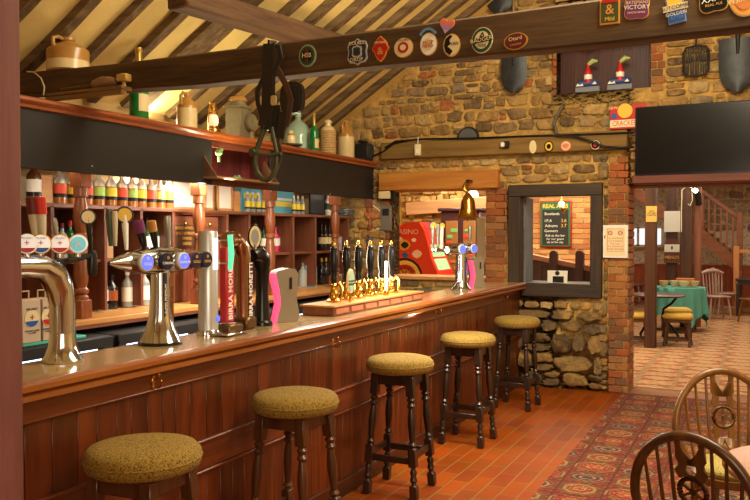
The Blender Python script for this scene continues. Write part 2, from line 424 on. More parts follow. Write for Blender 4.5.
# red medallion carpet (pattern woven in: one colour per knot)
RUG = {'red': srgb(130, 34, 22), 'dred': srgb(88, 22, 18), 'navy': srgb(46, 42, 54), 'cream': srgb(162, 124, 74), 'gold': srgb(132, 92, 42), 'org': srgb(158, 58, 28), 'oliv': srgb(84, 66, 40)}
def rug_col(x, y):
    W, H = .30, .27
    i, j = math.floor(x/W), math.floor(y/H); u, v = x/W-i-.5, y/H-j-.5
    if abs(u) > .455 or abs(v) > .45:                              # guard bands
        q = math.sin(x*95)*math.sin(y*95)
        return RUG['gold'] if q > .45 else (RUG['oliv'] if q < -.5 else RUG['dred'])
    k = (i*2+j) % 3
    d = max(abs(u)*2.3, abs(v)*2.3, (abs(u)+abs(v))*1.62) if k else math.hypot(u*2.3, v*2.45)
    q = math.sin(u*38)*math.sin(v*34)
    if k == 0: s = [('navy', .3), ('cream', .42), ('navy', .66), ('cream', .76), ('navy', .93), ('gold', 1.0)]
    elif k == 1: s = [('cream', .16), ('org', .36), ('cream', .44), ('red', .78), ('gold', .88), ('dred', .97), ('cream', 1.02)]
    else: s = [('red', .2), ('cream', .34), ('red', .58), ('gold', .7), ('cream', .8), ('oliv', .93), ('gold', 1.0)]
    for n, lim in s:
        if d < lim:
            if q > .55 and n in ('navy', 'red', 'gold'): return RUG['org' if n != 'red' else 'cream']
            return RUG[n]
    return RUG['red'] if q < .4 else RUG['oliv']
def far_col(x, y):
    W, H = .42, .30
    i, j = math.floor(x/W), math.floor(y/H); u, v = x/W-i-.5, y/H-j-.5
    A, B, C_, D = srgb(198, 150, 96), srgb(172, 96, 54), srgb(122, 100, 82), srgb(218, 182, 134)
    if abs(u) > .43: return C_ if int(y/.05) % 2 else A
    if abs(v) > .44: return C_
    d = abs(u)*1.3+abs(v)
    q = math.sin(u*30)*math.sin(v*22)
    if (i+j) % 2: return D if (int(u*9+50)+int(v*6+50)) % 2 and d < .55 else B
    return B if q > .3 else (D if q < -.5 else A)
def carpet(name, x0, x1, y0, y1, st_, z, fn, m, label):
    mb = MB(); nx, ny = int((x1-x0)/st_), int((y1-y0)/st_); vs = []
    for j in range(ny+1):
        for i in range(nx+1):
            x, y = x0+(x1-x0)*i/nx, y0+(y1-y0)*j/ny
            mb.v.append(Vector((x, y, z))); mb.t.append(fn(x, y))
    w_ = nx+1
    mb.f = [(j*w_+i, j*w_+i+1, (j+1)*w_+i+1, (j+1)*w_+i) for j in range(ny) for i in range(nx)]
    mb.tint = fn(x0, y0)
    e = .008
    mb.add([(x0, y0, z), (x1, y0, z), (x1, y1, z), (x0, y1, z), (x0, y0, z-e), (x1, y0, z-e), (x1, y1, z-e), (x0, y1, z-e)], [(0, 1, 5, 4), (1, 2, 6, 5), (2, 3, 7, 6), (3, 0, 4, 7)])
    return tag(obj(name, mb, m), label, 'carpet')
M_CARP = mat('carpet_pile', (1, 1, 1), .95, var=.25, vs=60, bump=.3, bs=250, tint=True)
carpet('carpet', -1.29, .9, 2.2, YW-.02, .012, .008, rug_col, M_CARP, 'dark red carpet woven with rows of medallions beside the tiles')
carpet('carpet', DX-1.35, .9, YW+.41, 20.3, .025, .007, far_col, M_CARP, 'pale orange patterned carpet of the dining room beyond the doorway')
# roof: boards, rafters, purlin
w = MB(); XR, XE = -.6, -5.0
w.prism([(XE, ROOF(XE)), (XR, ROOF(XR)), (2.1, ROOF(XR)-.9), (2.1, ROOF(XR)-.8), (XR, ROOF(XR)+.1), (XE, ROOF(XE)+.1)], 10.6, (0, -1.8, 0))
struct('ceiling', w, M_CREAM, 'sloping cream boarded ceiling between rafters', 'ceiling')
ry = [3.05, 3.4, 3.74, 4.14, 4.53, 4.92, 5.39, 5.9, 6.28, 6.62, 6.98, 7.34, 7.68, 8.0, 8.36]
dr = Vector((1, 0, .64)).normalized(); nr = Vector((-.64, 0, 1)).normalized()
for i, y in enumerate(ry):
    wd = .27 if y == 5.39 else R_.choice((.075, .09, .085)); dp = .05 if wd > .2 else .068
    r = MB(); n = 14
    a = Vector((XE+.03, y, ROOF(XE+.03))); Ln = (XR-XE-.1)/dr.x
    P = []
    for k in range(n+1):
        c = a+dr*(Ln*k/n)+Vector((0, R_.uniform(-.012, .012), 0)); j1, j2 = R_.uniform(.9, 1.1), R_.uniform(.9, 1.08)
        P.append([c+Vector((0, -wd/2*j1, 0))-nr*.002, c+Vector((0, -wd/2*j1, 0))-nr*dp*j2, c+Vector((0, wd/2*j1, 0))-nr*dp*j2, c+Vector((0, wd/2*j1, 0))-nr*.002, c+Vector((0, -wd/2*j1, 0))-nr*.002])
    r.grid(P)
    o = obj('rafter', r, M_RAFT)
    lab = 'extra wide brown rafter board on the sloping ceiling above the bar' if wd > .2 else 'rough timber rafter, %s counting from the nearest toward the stone wall' % ORD[i+1]
    tag(o, lab, 'rafter', 'rafters of the sloping ceiling')
p = MB(); a, b = Vector((-3.8, 4.6, 0)), Vector((-3.64, 7.0, 0))
for q in (a, b): q.z = ROOF(q.x)-.165
p.bar(a, b, .2, .17, (0, 0, 1), .015); tag(obj('purlin', p, wood('purlin_wood', srgb(62, 38, 20), srgb(112, 80, 50), 1, .8, 4, .4)), 'thick weathered purlin running under the rafters behind the tie beam', 'beam')
# tie beam across the room
BY = 4.08
bm_ = MB(); P = []
for px, t, b in ((19, 73, 99.5), (27, 72, 99), (110, 64, 95), (190, 54, 90), (275, 43, 81.5), (360, 31.5, 72), (450, 19.5, 63.5), (540, 7, 55), (640, -7, 45), (750, -22, 33)):
    zt_, zb, zk = at(px, t, Y=BY).z, at(px, b-5, Y=BY).z, at(px, b, Y=BY+.15).z; X = at(px, 100, Y=BY).x
    jr = R_.uniform(-.006, .006)
    P.append([(X, BY, zb+.012), (X, BY+jr-.004, (zt_+zb)/2), (X, BY, zt_-.012), (X, BY+.012, zt_), (X, BY+.15, zt_), (X, BY+.15, zk), (X, BY+.012, zb), (X, BY, zb+.012)])
P.append([(2.0, y, z) for (x, y, z) in P[-1]])
bm_.grid(P); bm_.add(P[0][:7], [tuple(range(7))])
tag(obj('tie_beam', bm_, M_OLDBEAM), 'massive old tie beam crossing the room, hung with round beer badges', 'beam')
# foreground post
q = at(25, 250, Y=1.1)
p = MB(); p.box((q.x-.085, 1.02, 1.9), (.17, .16, 3.8), 0, .01)
tag(obj('timber_post', p, wood('post_paint', srgb(94, 48, 44), srgb(132, 82, 76), 2, .6, 4, .2)), 'blurred reddish brown timber post close to the camera', 'post')
# ------------------------------------------------------------------ bar counter
BZ, BX0, BX1 = 1.14, -2.31, -2.735
y0, y1 = .9, YW-.04
t = thing('bar_counter', 'long wooden pub bar counter with boarded front', 'bar counter', (-2.38, y0, 0))
ox, oy = 2.38, -y0
def L3(x, y, z): return (x+ox, y+oy, z)
b = MB(); b.box(L3((BX0+BX1)/2-.02, (y0+y1)/2, BZ-.02), (BX0-BX1-.04, y1-y0, .04), 0, .004); obj('counter_top', b, M_TOP, t)
b = MB()
prof = [(-.06, 0), (-.012, 0), (0, -.008), (0, -.026), (-.012, -.034), (-.02, -.038), (-.006, -.044), (-.004, -.062), (-.02, -.07), (-.06, -.07)]
b.prism([(BX0+u+ox, BZ+.002+w) for u, w in prof], y1-y0, (0, 0, 0), ('x', 'z', 'y')); obj('nosing', b, M_NOSE, t)
b = MB(); b.box(L3(-2.395, (y0+y1)/2, 1.03), (.03, y1-y0, .085), 0, .004); b.box(L3(-2.385, (y0+y1)/2, .99), (.022, y1-y0, .012), 0, .004); obj('frieze', b, M_BARX, t)
b = MB()
for za, zb in ((.1, .54), (.69, .985)):
    y = y0
    while y < y1-.02:
        wd = R_.choice((.085, .1, .11, .125)); wd = min(wd, y1-y); k = R_.uniform(.6, 1.1); b.tint = (k, k*R_.uniform(.92, 1.02), k*R_.uniform(.85, 1))
        b.box(L3(-2.4, y+wd/2, (za+zb)/2), (.018, wd-.002, zb-za), 0, .002); y += wd
obj('matchboarding', b, M_BAR, t)
b = MB(); b.box(L3(-2.393, (y0+y1)/2, .615), (.024, y1-y0, .13), 0, .003); b.box(L3(-2.385, (y0+y1)/2, .686), (.03, y1-y0, .016), 0, .005); b.box(L3(-2.385, (y0+y1)/2, .542), (.03, y1-y0, .014), 0, .005); obj('middle_rail', b, M_BARX, t)
b = MB(); b.box(L3(-2.388, (y0+y1)/2, .055), (.03, y1-y0, .11), 0, .006); obj('skirting', b, wood('dark_skirting', srgb(50, 24, 12), srgb(84, 42, 20), 1, .4), t)
b = MB(); b.box(L3(-2.43, (y0+y1)/2, .55), (.04, y1-y0, 1.1)); b.box(L3(-2.58, y1-.012, .55), (.28, .02, 1.1)); b.box(L3(-2.58, (y0+y1)/2, .62), (.28, y1-y0-.05, .03)); obj('carcass', b, wood('carcass', srgb(70, 34, 18), srgb(110, 60, 32), 2), t)
# brass hooks under the counter edge
for i, (px, py) in enumerate(((153, 382), (333, 343), (436, 311), (503, 297))):
    q = at(px, py, X=-2.378); h = thing('coat_hook', ['brass hook under the counter edge near the first stool', 'small brass hook under the counter edge below the hand pumps', 'brass hook under the counter edge above the fourth stool', 'brass hook under the counter edge nearest the stone wall'][i], 'hook', q, 0, 'brass hooks on the bar front')
    m_ = MB(); m_.tube([(.0, 0, -.02), (.03, 0, -.024), (.045, 0, -.012), (.046, 0, .004)], .0045, 8); m_.tube([(0, 0, .01), (.028, 0, .018), (.034, 0, .034)], .004, 8); m_.ball((.034, 0, .036), .007); m_.ball((.046, 0, .008), .006); obj('hook', m_, M_BRASS, h)
    m_ = MB(); m_.box((.001, 0, 0), (.005, .016, .06), 0, .002); obj('back_plate', m_, M_BRASS, h)
# ------------------------------------------------------------------ gantry over the back bar
GX = -4.2; g0 = 2.2; g1 = YW
GT, GB = 2.49, 2.09
rc0, rc1 = at(212, 160, X=GX).y, at(270, 160, X=GX).y
t = thing('bar_gantry', 'long black fronted gantry shelf above the back bar', 'gantry', (GX, g0, GB))
def G3(x, y, z): return (x-GX, y-g0, z-GB)
b = MB()
for a, c in ((g0, rc0), (rc1, g1)): b.box(G3(GX-.012, (a+c)/2, (GT+GB)/2), (.024, c-a, GT-GB-.004), 0, .003)
obj('fascia', b, M_BLACK, t)
b = MB(); pr = [(-.8, .0), (.03, .0), (.05, -.01), (.055, -.03), (.04, -.045), (.03, -.05), (.025, -.07), (0, -.075), (0, -.05), (-.8, -.05)]
b.prism([(u, w+2.545-GB) for u, w in pr], g1-g0, (0, 0, 0), ('x', 'z', 'y')); obj('top_shelf', b, wood('gantry_shelf', srgb(118, 52, 22), srgb(168, 90, 42), 1, .35, 6, .08, .2), t)
b = MB(); b.box(G3(GX-.2, (g0+g1)/2, GB+.055), (.36, g1-g0, .018)); obj('soffit', b, M_CREAMP, t)
b = MB()
y = rc0
while y < rc1-.01:
    wd = min(.19, rc1-y); k = R_.uniform(.75, 1.15); b.tint = (k, k, k); b.box(G3(GX-.24, y+wd/2, (GT+GB)/2+.02), (.02, wd-.004, GT-GB-.05), 0, .003); y += wd
b.tint = (.8, .7, .7)
for yy in (rc0-.008, rc1+.008): b.box(G3(GX-.13, yy, (GT+GB)/2+.02), (.24, .016, GT-GB-.06))
obj('recess_boards', b, wood('purple_boards', srgb(92, 34, 44), srgb(134, 58, 56), 2, .5, 5, .1, tint=True), t)
b = MB(); b.box(G3(GX-.012, (rc0+rc1)/2, GB+.045), (.03, rc1-rc0, .09), 0, .004); b.box(G3(GX-.1, (rc0+rc1)/2, GB+.055), (.24, rc1-rc0, .018)); b.box(G3(GX-.012, (rc0+rc1)/2, GT-.04), (.026, rc1-rc0, .07)); obj('recess_frame', b, wood('recess_frame', srgb(84, 40, 28), srgb(118, 62, 44), 1), t)
for px, py in ((92, 166), (212, 139), (213, 186), (271, 191), (330, 194), (334, 161), (92, 118)):
    q = at(px, py, X=GX); q = G3(q.x, q.y, q.z); b = MB(); b.lathe([(.007, 0), (.005, .004), (0, .005)], q, 10, 0); obj('screw_cap', b, M_STEEL, t)
# LED strip under the gantry
b = MB(); b.box(G3(GX-.1, (g0+g1)/2, GB+.038), (.04, g1-g0-.3, .014)); obj('light_strip', b, mat('led', (1, .9, .74), emit=9), t)
# angled shelf hanging in the recess, with little green ornaments
q0, q1 = at(213, 177, X=GX+.1), at(276, 184, X=GX+.1)
s = thing('display_shelf', 'small wooden shelf with sloping brackets in the gantry recess', 'shelf', (GX, q0.y, q0.z))
ln = q1.y-q0.y; b = MB(); b.box((.04, ln/2, 0), (.2, ln, .018), 0, .003); obj('board', b, wood('grey_wood', srgb(110, 78, 54), srgb(150, 114, 84), 1), s)
for yy in (.012, ln-.012):
    b = MB(); b.prism([(-.03, 0), (.13, 0), (-.02, .2), (-.03, .2)], .014, (0, yy-.007, .009), ('x', 'z', 'y')); obj('bracket', b, wood('grey_wood2', srgb(84, 56, 36), srgb(128, 92, 62), 2), s)
for i, (px, py, lb) in enumerate(((219, 156, 'small green glass bird on the sloping bracket in the recess'), (236, 172, 'small green glass toy on the shelf in the gantry recess'))):
    q = at(px, py, X=GX+.03); m_ = MB()
    if i == 0: m_.ball((0, 0, .03), .032, 14, (1, 1.1, .9)); m_.ball((0, .03, .055), .018); m_.tube([(0, 0, 0), (0, 0, -.05)], .012, 8)
    else: m_.box((0, 0, .012), (.05, .1, .02), 0, .006); m_.ball((0, .03, .025), .016); m_.ball((0, -.03, .022), .012)
    o = obj('glass_ornament', m_, mat('green_glass', srgb(120, 160, 100), .15), None, q if i == 0 else (GX+.04, q.y, q0.z+.009)); tag(o, lb, 'ornament')
# spindles on the back counter
CX, CZ = -4.18, 1.085
def spindle():
    t = thing('turned_spindle', '', 'post'); H = GB-CZ+.045
    b = MB(); b.box((0, 0, .065), (.105, .105, .13), 0, .006); obj('base_block', b, M_SPINDLE, t)
    b = MB(); b.box((0, 0, H-.07), (.105, .105, .14), 0, .006); obj('top_block', b, M_SPINDLE, t)
    pr = [(.05, .13), (.05, .15), (.036, .165), (.052, .18), (.052, .2), (.036, .215), (.045, .25), (.052, .32), (.05, .42), (.042, .5), (.036, .54), (.05, .555), (.05, .58), (.036, .595),
          (.042, .62), (.053, .7), (.05, .76), (.04, .81), (.034, .84), (.05, .848), (.05, H-.14)]
    b = MB(); b.lathe(pr, (0, 0, 0), 20); obj('turned_shaft', b, M_SPINDLE, t)
    return t
sp0 = spindle()
for i, (px, lb) in enumerate(((81, 'turned wooden spindle behind the three round tap badges'), (199, 'turned wooden spindle behind the tall steel cylinder tap'), (270, 'turned wooden spindle beside the pink spirit bottles'), (335, 'turned wooden spindle in front of the wine rack'), (370, 'turned wooden spindle wrapped with blue tape near the stone wall'))):
    y = at(px, 250, X=-4.265).y
    o = sp0 if i == 0 else dup(sp0, (0, 0, 0)); o.location = (-4.265, y, CZ+.001); o['label'] = lb; o['group'] = 'spindles holding the gantry'
    if i == 4:
        m_ = MB(); m_.lathe([(.054, .5), (.054, .53)], (0, 0, 0), 20); obj('blue_tape', m_, M_BLUE, o)['label'] = 'strip of blue tape'
# back counter
t = thing('back_counter', 'pale wooden counter top behind the bar under the spirit shelves', 'counter', (-4.45, 2.2, 0))
b = MB(); b.box((0, (YW-2.27)/2, CZ-.02), (.6, YW-2.27, .04), 0, .005); obj('worktop', b, M_PINE, t)
b = MB(); b.box((.285, (YW-2.27)/2, CZ-.05), (.02, YW-2.27, .03), 0, .004); obj('edge_moulding', b, M_MAHOGY, t)
b = MB()
for yy in (.03, 1.6, 3.2, 4.8, YW-2.2-.1): b.box((-.2, yy, .52), (.14, .04, 1.03))
obj('side_panel', b, M_MAHOG, t)
# spirit shelves (carcass with uprights), along the wall
SX0, SX1, SZ = -4.94, -4.45, 1.89
ups = [at(px, 240, X=SX1).y for px in (-20, 53, 106, 142, 174, 228, 250, 294, 316, 349)]
ye = at(360, 240, X=SX1).y
t = thing('spirit_shelves', 'reddish wooden pigeonhole shelving full of spirits behind the bar', 'shelving', (SX0, 2.4, CZ))
def S3(x, y, z): return (x-SX0, y-2.4, z-CZ)
mid = (SX0+SX1)/2; dp = SX1-SX0
def brd(name, m_, *a):
    b = MB(); b.box(*a); return obj(name, b, m_, t)
ya = ups[0]
brd('top_board', M_MAHOGY, S3(mid, (ya+ye)/2, SZ-.015), (dp, ye-ya, .03), 0, .003)
brd('middle_shelf', M_MAHOGY, S3(mid-.02, (ya+ups[4])/2, 1.47), (dp-.04, ups[4]-ya, .025), 0, .003)
brd('middle_shelf', M_MAHOGY, S3(mid-.02, (ups[6]+ye)/2, 1.47), (dp-.04, ye-ups[6], .025), 0, .003)
for y in ups[1:]+[ye-.015]: brd('upright', M_MAHOG, S3(mid, y, (CZ+SZ)/2), (dp, .03, SZ-CZ-.03), 0, .003)
brd('back_panel', wood('dark_back', srgb(66, 34, 26), srgb(96, 54, 42), 2), S3(SX0+.01, (ya+ye)/2, (CZ+SZ)/2), (.02, ye-ya, SZ-CZ))
b = MB()
y = ups[4]+.02
while y < ups[5]-.03:
    k = R_.uniform(.7, 1.1); b.tint = (k, k, k); wd = min(.1, ups[5]-.015-y); b.box(S3(SX1-.05, y+wd/2, 1.36), (.02, wd-.003, .54), 0, .003); y += wd
b.tint = (1, 1, 1); b.box(S3(SX1-.04, (ups[4]+ups[5])/2, 1.66), (.03, ups[5]-ups[4]-.03, .03), 0, .004); b.box(S3(SX1-.04, (ups[4]+ups[5])/2, 1.85), (.03, ups[5]-ups[4]-.03, .02))
obj('boarded_panel', b, wood('panel_red', srgb(112, 52, 30), srgb(150, 80, 50), 2, .4, tint=True), t)
for yy in (ups[4]+.17, ups[4]+.5):
    d = MB(); d.box(S3(SX1-.035, yy, 1.755), (.025, .29, .15), 0, .005); dd = obj('drawer', d, M_MAHOGY, t)
    d = MB(); d.lathe([(.008, 0), (.008, .012), (.016, .02), (.012, .03), (0, .032)], S3(SX1-.022, yy, 1.76), 12, 0); obj('knob', d, M_BRASS, dd)
# upright posts and back wall of the top shelf
brd('upper_back', M_CREAMP, S3(SX0+.01, (ya+ye)/2, 2.0), (.02, ye-ya, .2))  # cream colour stands in for the bright glow behind the bottles
for px in (44, 235): 
    y = at(px, 195, X=SX1-.12).y; brd('upper_post', M_PINE, S3(SX1-.12, y, 1.99), (.06, .1, .2), 0, .004)
# sign inside
y = at(187, 236, X=SX1).y; q = at(187, 236, X=SX1-.02)
s = thing('licence_sign', 'brown wooden licensing sign with gold capitals on the red panel', 'sign', (SX1-.03, q.y, q.z))
b = MB(); b.box((0, 0, 0), (.02, .32, .2), 0, .004); obj('board', b, wood('sign_brown', srgb(66, 40, 26), srgb(86, 54, 36), 1), s)
text('LICENSED IN PURSUANCE\nOF ACT OF PARLIAMENT\nFOR MUSIC\nDANCING', .036, M_GOLD, s, (.011, 0, 0), FACE_X, sx=.72, ls=1.25)
# ------------------------------------------------------------------ things on the stone wall
def scale_at(px, py, Y):
    a = at(px, py, Y=Y); return (at(px+1, py, Y=Y)-a).x, (at(px, py-1, Y=Y)-a).z
G = .004
b = MB(); b.box(((lint[0]+lint[1])/2, YW-.02, (lint[2]+lint[3])/2), (lint[1]-lint[0], .16, lint[3]-lint[2]), 0, .008)
o = struct('lintel', b, M_ORANGE, 'orange brown oak lintel over the serving opening', 'lintel')
b = MB(); b.box(((wbeam[0]+wbeam[1])/2, YW-.035, (wbeam[2]+wbeam[3])/2), (wbeam[1]-wbeam[0], .13, wbeam[3]-wbeam[2]), 0, .012)
WB = YW-.1
o = struct('wall_beam', b, wood('wall_beam_wood', srgb(96, 70, 26), srgb(150, 116, 56), 0, .8, 4, .4), 'old horizontal timber set in the stone wall above the window', 'beam')
q = pxZ(640, 176), pxZ(640, 184.5)
b = MB(); b.box(((pxX(633)+2.0)/2, YW-.02, (q[0]+q[1])/2), (2.0-pxX(633), .2, q[0]-q[1]), 0, .01); b.box(((DX+2)/2, YW+.25, q[1]+.03), (2-DX-.01, .3, .1))
struct('doorway_lintel', b, wood('red_lintel', srgb(84, 40, 26), srgb(128, 66, 44), 0, .6, 5, .2), 'dark red brown lintel across the doorway under the screen', 'lintel')
# window frame
t = bpy.data.objects.new('window_1', None); COL.objects.link(t); t['kind'] = 'structure'; t['label'] = 'dark oak framed window opening with chalkboard seen through it'; t['category'] = 'window'
zx = lambda px: pxX(px, YW-.05); zz = lambda py: at(555, py, Y=YW-.05).z
def fr(name, x0, x1, z0, z1, m, d=.16, y=YW-.05):
    b = MB(); b.box(((x0+x1)/2, y+d/2, (z0+z1)/2), (x1-x0, d, z1-z0), 0, .008); return obj(name, b, m, t)
fr('jamb', zx(508), zx(520), zz(296), zz(185), M_DARKOAK); fr('jamb', zx(590), zx(602), zz(296), zz(183.5), M_DARKOAK)
fr('head', zx(508), zx(602), zz(196), zz(184), M_DARKOAKX, .18, YW-.06); fr('sill', zx(522), zx(602), zz(297), zz(283.5), M_DARKOAKX, .5, YW-.07)
b = MB(); b.box((zx(520.5)+.01, YW+.25, (zz(284)+zz(196))/2), (.03, .3, zz(196)-zz(284)), 0, .004); obj('reveal_board', b, wood('blue_grey_wood', srgb(84, 86, 92), srgb(130, 132, 140), 2, .7), t)
# boards and lining of the high recess
b = MB(); x = HR[0]
while x < HR[1]-.01:
    k = R_.uniform(.6, 1.1); b.tint = (k, k, k); wdt = min(.13, HR[1]-x); b.box((x+wdt/2, YW+.22, (HR[2]+HR[3])/2), (wdt-.012, .03, HR[3]-HR[2])); b.tint = (1.3, 1.1, 1.1); b.box((x+.006, YW+.2, (HR[2]+HR[3])/2), (.02, .02, HR[3]-HR[2])); x += wdt
r_ = obj('boarding', b, wood('recess_red', srgb(50, 18, 8), srgb(84, 36, 18), 2, .5, tint=True)); r_['kind'] = 'structure'; r_['label'] = 'dark red boarding closing the high recess'; r_['category'] = 'boarding'; r_.name = 'trim_1'
# two ornaments standing in the recess
def ornament(px, lb):
    q = at(px, 89, Y=YW+.06); s = thing('bottle_ornament', lb, 'ornament', (q.x, YW+.06, HR[2]+.001), 0, 'bottle ornaments in the high recess')
    b = MB(); b.box((0, 0, .03), (.26, .1, .06), 0, .008); obj('plinth', b, mat('grey_plinth', srgb(120, 124, 134), .6), s)
    b = MB(); b.box((0, 0, .1), (.24, .07, .08), 0, .03); o = obj('waves', b, mat('wave_blue', srgb(60, 78, 130), .5), s)
    b = MB(); b.prism([(-.1, .0), (-.08, .03), (-.06, .01), (-.03, .025), (-.02, .0)], .01, (-.02, -.047, .07)); b.prism([(.03, 0), (.06, .03), (.08, .0)], .01, (.02, -.047, .08)); obj('foam', b, M_WHITE, o)
    b = MB(); b.lathe([(.04, 0), (.042, .1), (.03, .14), (.016, .17), (.016, .22)], (0, 0, .1), 14); bo = obj('bottle', b, M_RED, s)
    b = MB(); b.lathe([(.0435, .04), (.0435, .09)], (0, 0, .1), 14); obj('label_band', b, M_WHITE, bo)
    b = MB(); b.tube([(0, 0, .3), (.05, 0, .335), (.1, 0, .33)], [.02, .028, .01], 10); obj('flag', b, mat('lime', srgb(170, 190, 110), .5), bo)
ornament(588, 'red bottle ornament on blue waves farther from the screen in the high recess'); ornament(620, 'red bottle ornament on blue waves nearer the screen in the high recess')
# flat screen
sx, sz = scale_at(690, 140, YW-.12)
x0, x1, z0, z1 = at(635, 142, Y=YW-.12).x, -.04, pxZ(640, 177, YW-.12), pxZ(640, 107, YW-.12)
t = thing('flat_screen', 'large black flat screen television mounted above the doorway', 'television', ((x0+x1)/2, YW-.12, z0))
W_, H_ = x1-x0, z1-z0; t.rotation_euler = (0, 0, 0)
b = MB(); b.box((0, .03, H_/2), (W_, .05, H_), 0, .008); obj('bezel', b, mat('bezel_black', srgb(20, 18, 34), .25), t)
b = MB(); b.box((0, .003, H_/2+.012), (W_-.035, .006, H_-.05)); obj('screen', b, mat('screen_glass', srgb(14, 14, 15), .2), t)
b = MB(); b.box((0, .065, H_/2), (W_*.5, .03, H_*.5)); obj('wall_bracket', b, M_IRON, t)
text('SAMSUNG', .022, M_IRON, t, (.06, .0035, .018), FACE_Y)
# shovels, gridiron, iron pan, red sign
def shovel(px, py, sc_, lb, flip=False):
    q = at(px, py, Y=YW-.08); s = thing('old_shovel', lb, 'shovel', q, 0, 'old shovels hung on the stone wall')
    out = [(-.15, .0), (-.15, -.22), (-.12, -.34), (-.06, -.41), (0, -.44), (.06, -.41), (.12, -.34), (.15, -.22), (.15, 0), (.05, .015), (-.05, .015)]
    b = MB(); n = 12; P = []
    for k in range(n+1):
        z = .015-.455*k/n; hw = .15 if z > -.22 else .15*math.sqrt(max(0, 1-((z+.22)/-.225)**2))
        P.append([(hw*u*sc_, -.03*(1-u*u)*sc_-.004, z*sc_) for u in (-1, -.6, -.2, 0, .2, .6, 1)])
    b.grid(P); b.grid([[(x, y+.006, z) for x, y, z in r] for r in P]); obj('blade', b, mat('shovel_steel', srgb(62, 64, 66), .45, metal=.5, var=.3), s)
    b = MB(); b.tube([(0, -.035*sc_, -.12*sc_), (0, -.03*sc_, .02), (0, -.02, .25)], [.012*sc_, .02*sc_, .02*sc_], 10); obj('socket', b, M_IRON, s)
    b = MB(); b.tube([(0, -.02, .22), (0, -.015, 1.0)], .018, 10); obj('handle', b, wood('ash', srgb(110, 84, 52), srgb(150, 118, 76), 2), s)
shovel(514, 55, .95, 'dark steel shovel hanging below the tie beam on the stone wall'); shovel(738, 40, 1.15, 'wide black shovel hanging on the stone wall above the screen')
shovel(500, -34, 1.2, 'shovel blade showing just above the tie beam on the stone wall')
q = at(696, 77, Y=YW-.05); sx, sz = scale_at(696, 60, YW-.05); W_, H_ = 25*sx, 31*sz
t = thing('gridiron', 'black iron gridiron hanging on the stone wall above the screen', 'gridiron', q)
b = MB()
rim = [(-W_/2, -.02, H_*.2), (-W_/2, -.02, H_*.8), (-W_*.4, -.02, H_*.95), (0, -.02, H_), (W_*.4, -.02, H_*.95), (W_/2, -.02, H_*.8), (W_/2, -.02, H_*.2), (W_*.4, -.02, H_*.05), (0, -.02, 0), (-W_*.4, -.02, H_*.05)]
b.tube(rim, .011, 8, closed=True); obj('rim', b, M_IRON, t)
b = MB()
for k in range(-4, 5): b.tube([(k*W_/10, -.02, H_*(.03+.004*k*k)), (k*W_/10, -.035, H_/2), (k*W_/10, -.02, H_*(.97-.004*k*k))], .006, 6)
b.tube([(-W_/2, -.03, H_/2), (W_/2, -.03, H_/2)], .006, 6); obj('bars', b, M_IRON, t)
b = MB(); b.tube([(0, -.02, H_), (0, -.02, H_+.12), (0, .04, H_+.14)], .008, 6); obj('hanging_hook', b, M_IRON, t)
q = at(468, 138.5, Y=YW-.08); t = thing('iron_pan', 'black domed iron pan lid resting on the wall timber', 'pan lid', (q.x, YW-.06, wbeam[3]+.002))
b = MB(); b.prism(arc(0, 0, .13, 0, PI, 14), .02, (0, -.02, 0)); obj('rim', b, M_IRON, t)
b = MB(); b.prism([(x*.82, z*.82) for x, z in arc(0, 0, .13, 0, PI, 14)], .02, (0, -.034, .004)); obj('plate', b, mat('slate_grey', srgb(84, 84, 84), .6), t)
q = at(622, 132, Y=YW-.075); sx, sz = scale_at(622, 120, YW-.075)
t = thing('tin_sign', 'red cracker advertising sign half behind the screen', 'sign', (q.x, YW-.075, wbeam[3]+.012)); 
b = MB(); b.box((.06, 0, 11.5*sz), (36*sx, .012, 23*sz)); obj('panel', b, M_RED, t)
b = MB(); b.lathe([(.075, 0), (.075, .004), (0, .004)], (.03, -.006, .185), 20, 1); obj('roundel', b, M_YEL, t)
b = MB(); b.box((.06, -.007, .055), (36*sx, .003, .075)); obj('lettering_band', b, M_CREAMP, t); text('CRACKERS', .075, M_RED, t, (.04, -.009, .055), FACE_Y, sx=.75)
text('NEW', .04, M_CREAMP, t, (-.09, -.0065, .22), FACE_Y)
for k, m_ in ((-.08, M_BLUE), (.03, M_GREEN)):
    b = MB(); b.lathe([(.03, 0), (.03, .003), (0, .003)], (k, -.0065, .135), 14, 1, 1, 1); obj('spot', b, m_, t)
# cables along the wall timber
def cable(name, pts, r, m, lb): return tag(obj(name, (lambda b: (b.tube(pts, r, 8), b)[1])(MB()), m), lb, 'cable')
def wp(px, py, off=.1): return at(px, py, Y=YW-off)
cable('cable', [wp(385, 148), wp(395, 141.5), wp(425, 139), wp(470, 138.5, .12), wp(520, 136.5), wp(560, 135.5), wp(600, 134), wp(634, 132.5)], .012, M_BLK, 'black cable running along the top of the wall timber')
cable('cable', [wp(372, 157, .115), wp(384, 151, .115), wp(394, 143.5, .115), wp(408, 140.5, .115)], .01, M_BLK, 'black cable sagging from the speaker to the wall timber')
cable('cable', [wp(555, 135, .13), wp(575, 136.5, .13), wp(590, 141, .13), wp(604, 146.5, .13), wp(620, 148, .13), wp(634, 147, .13)], .012, M_BLK, 'black cable looping down the wall timber to the screen')
cable('cable', [wp(557, 134, .09), wp(554, 122, .08), wp(559, 112, .08), wp(563, 105, .08)], .018, mat('grey_cable', srgb(92, 84, 66), .6), 'grey twisted cable running up the stone wall over the window')
cable('cable', [at(27, 71.5, Y=BY-.01), at(34, 72, Y=BY-.03), at(41, 78, Y=BY-.03), at(44.5, 87, Y=BY-.03), at(43.5, 95, Y=BY-.03)], .005, M_CREAMP, 'thin white cable hanging from the tie beam beside the post')
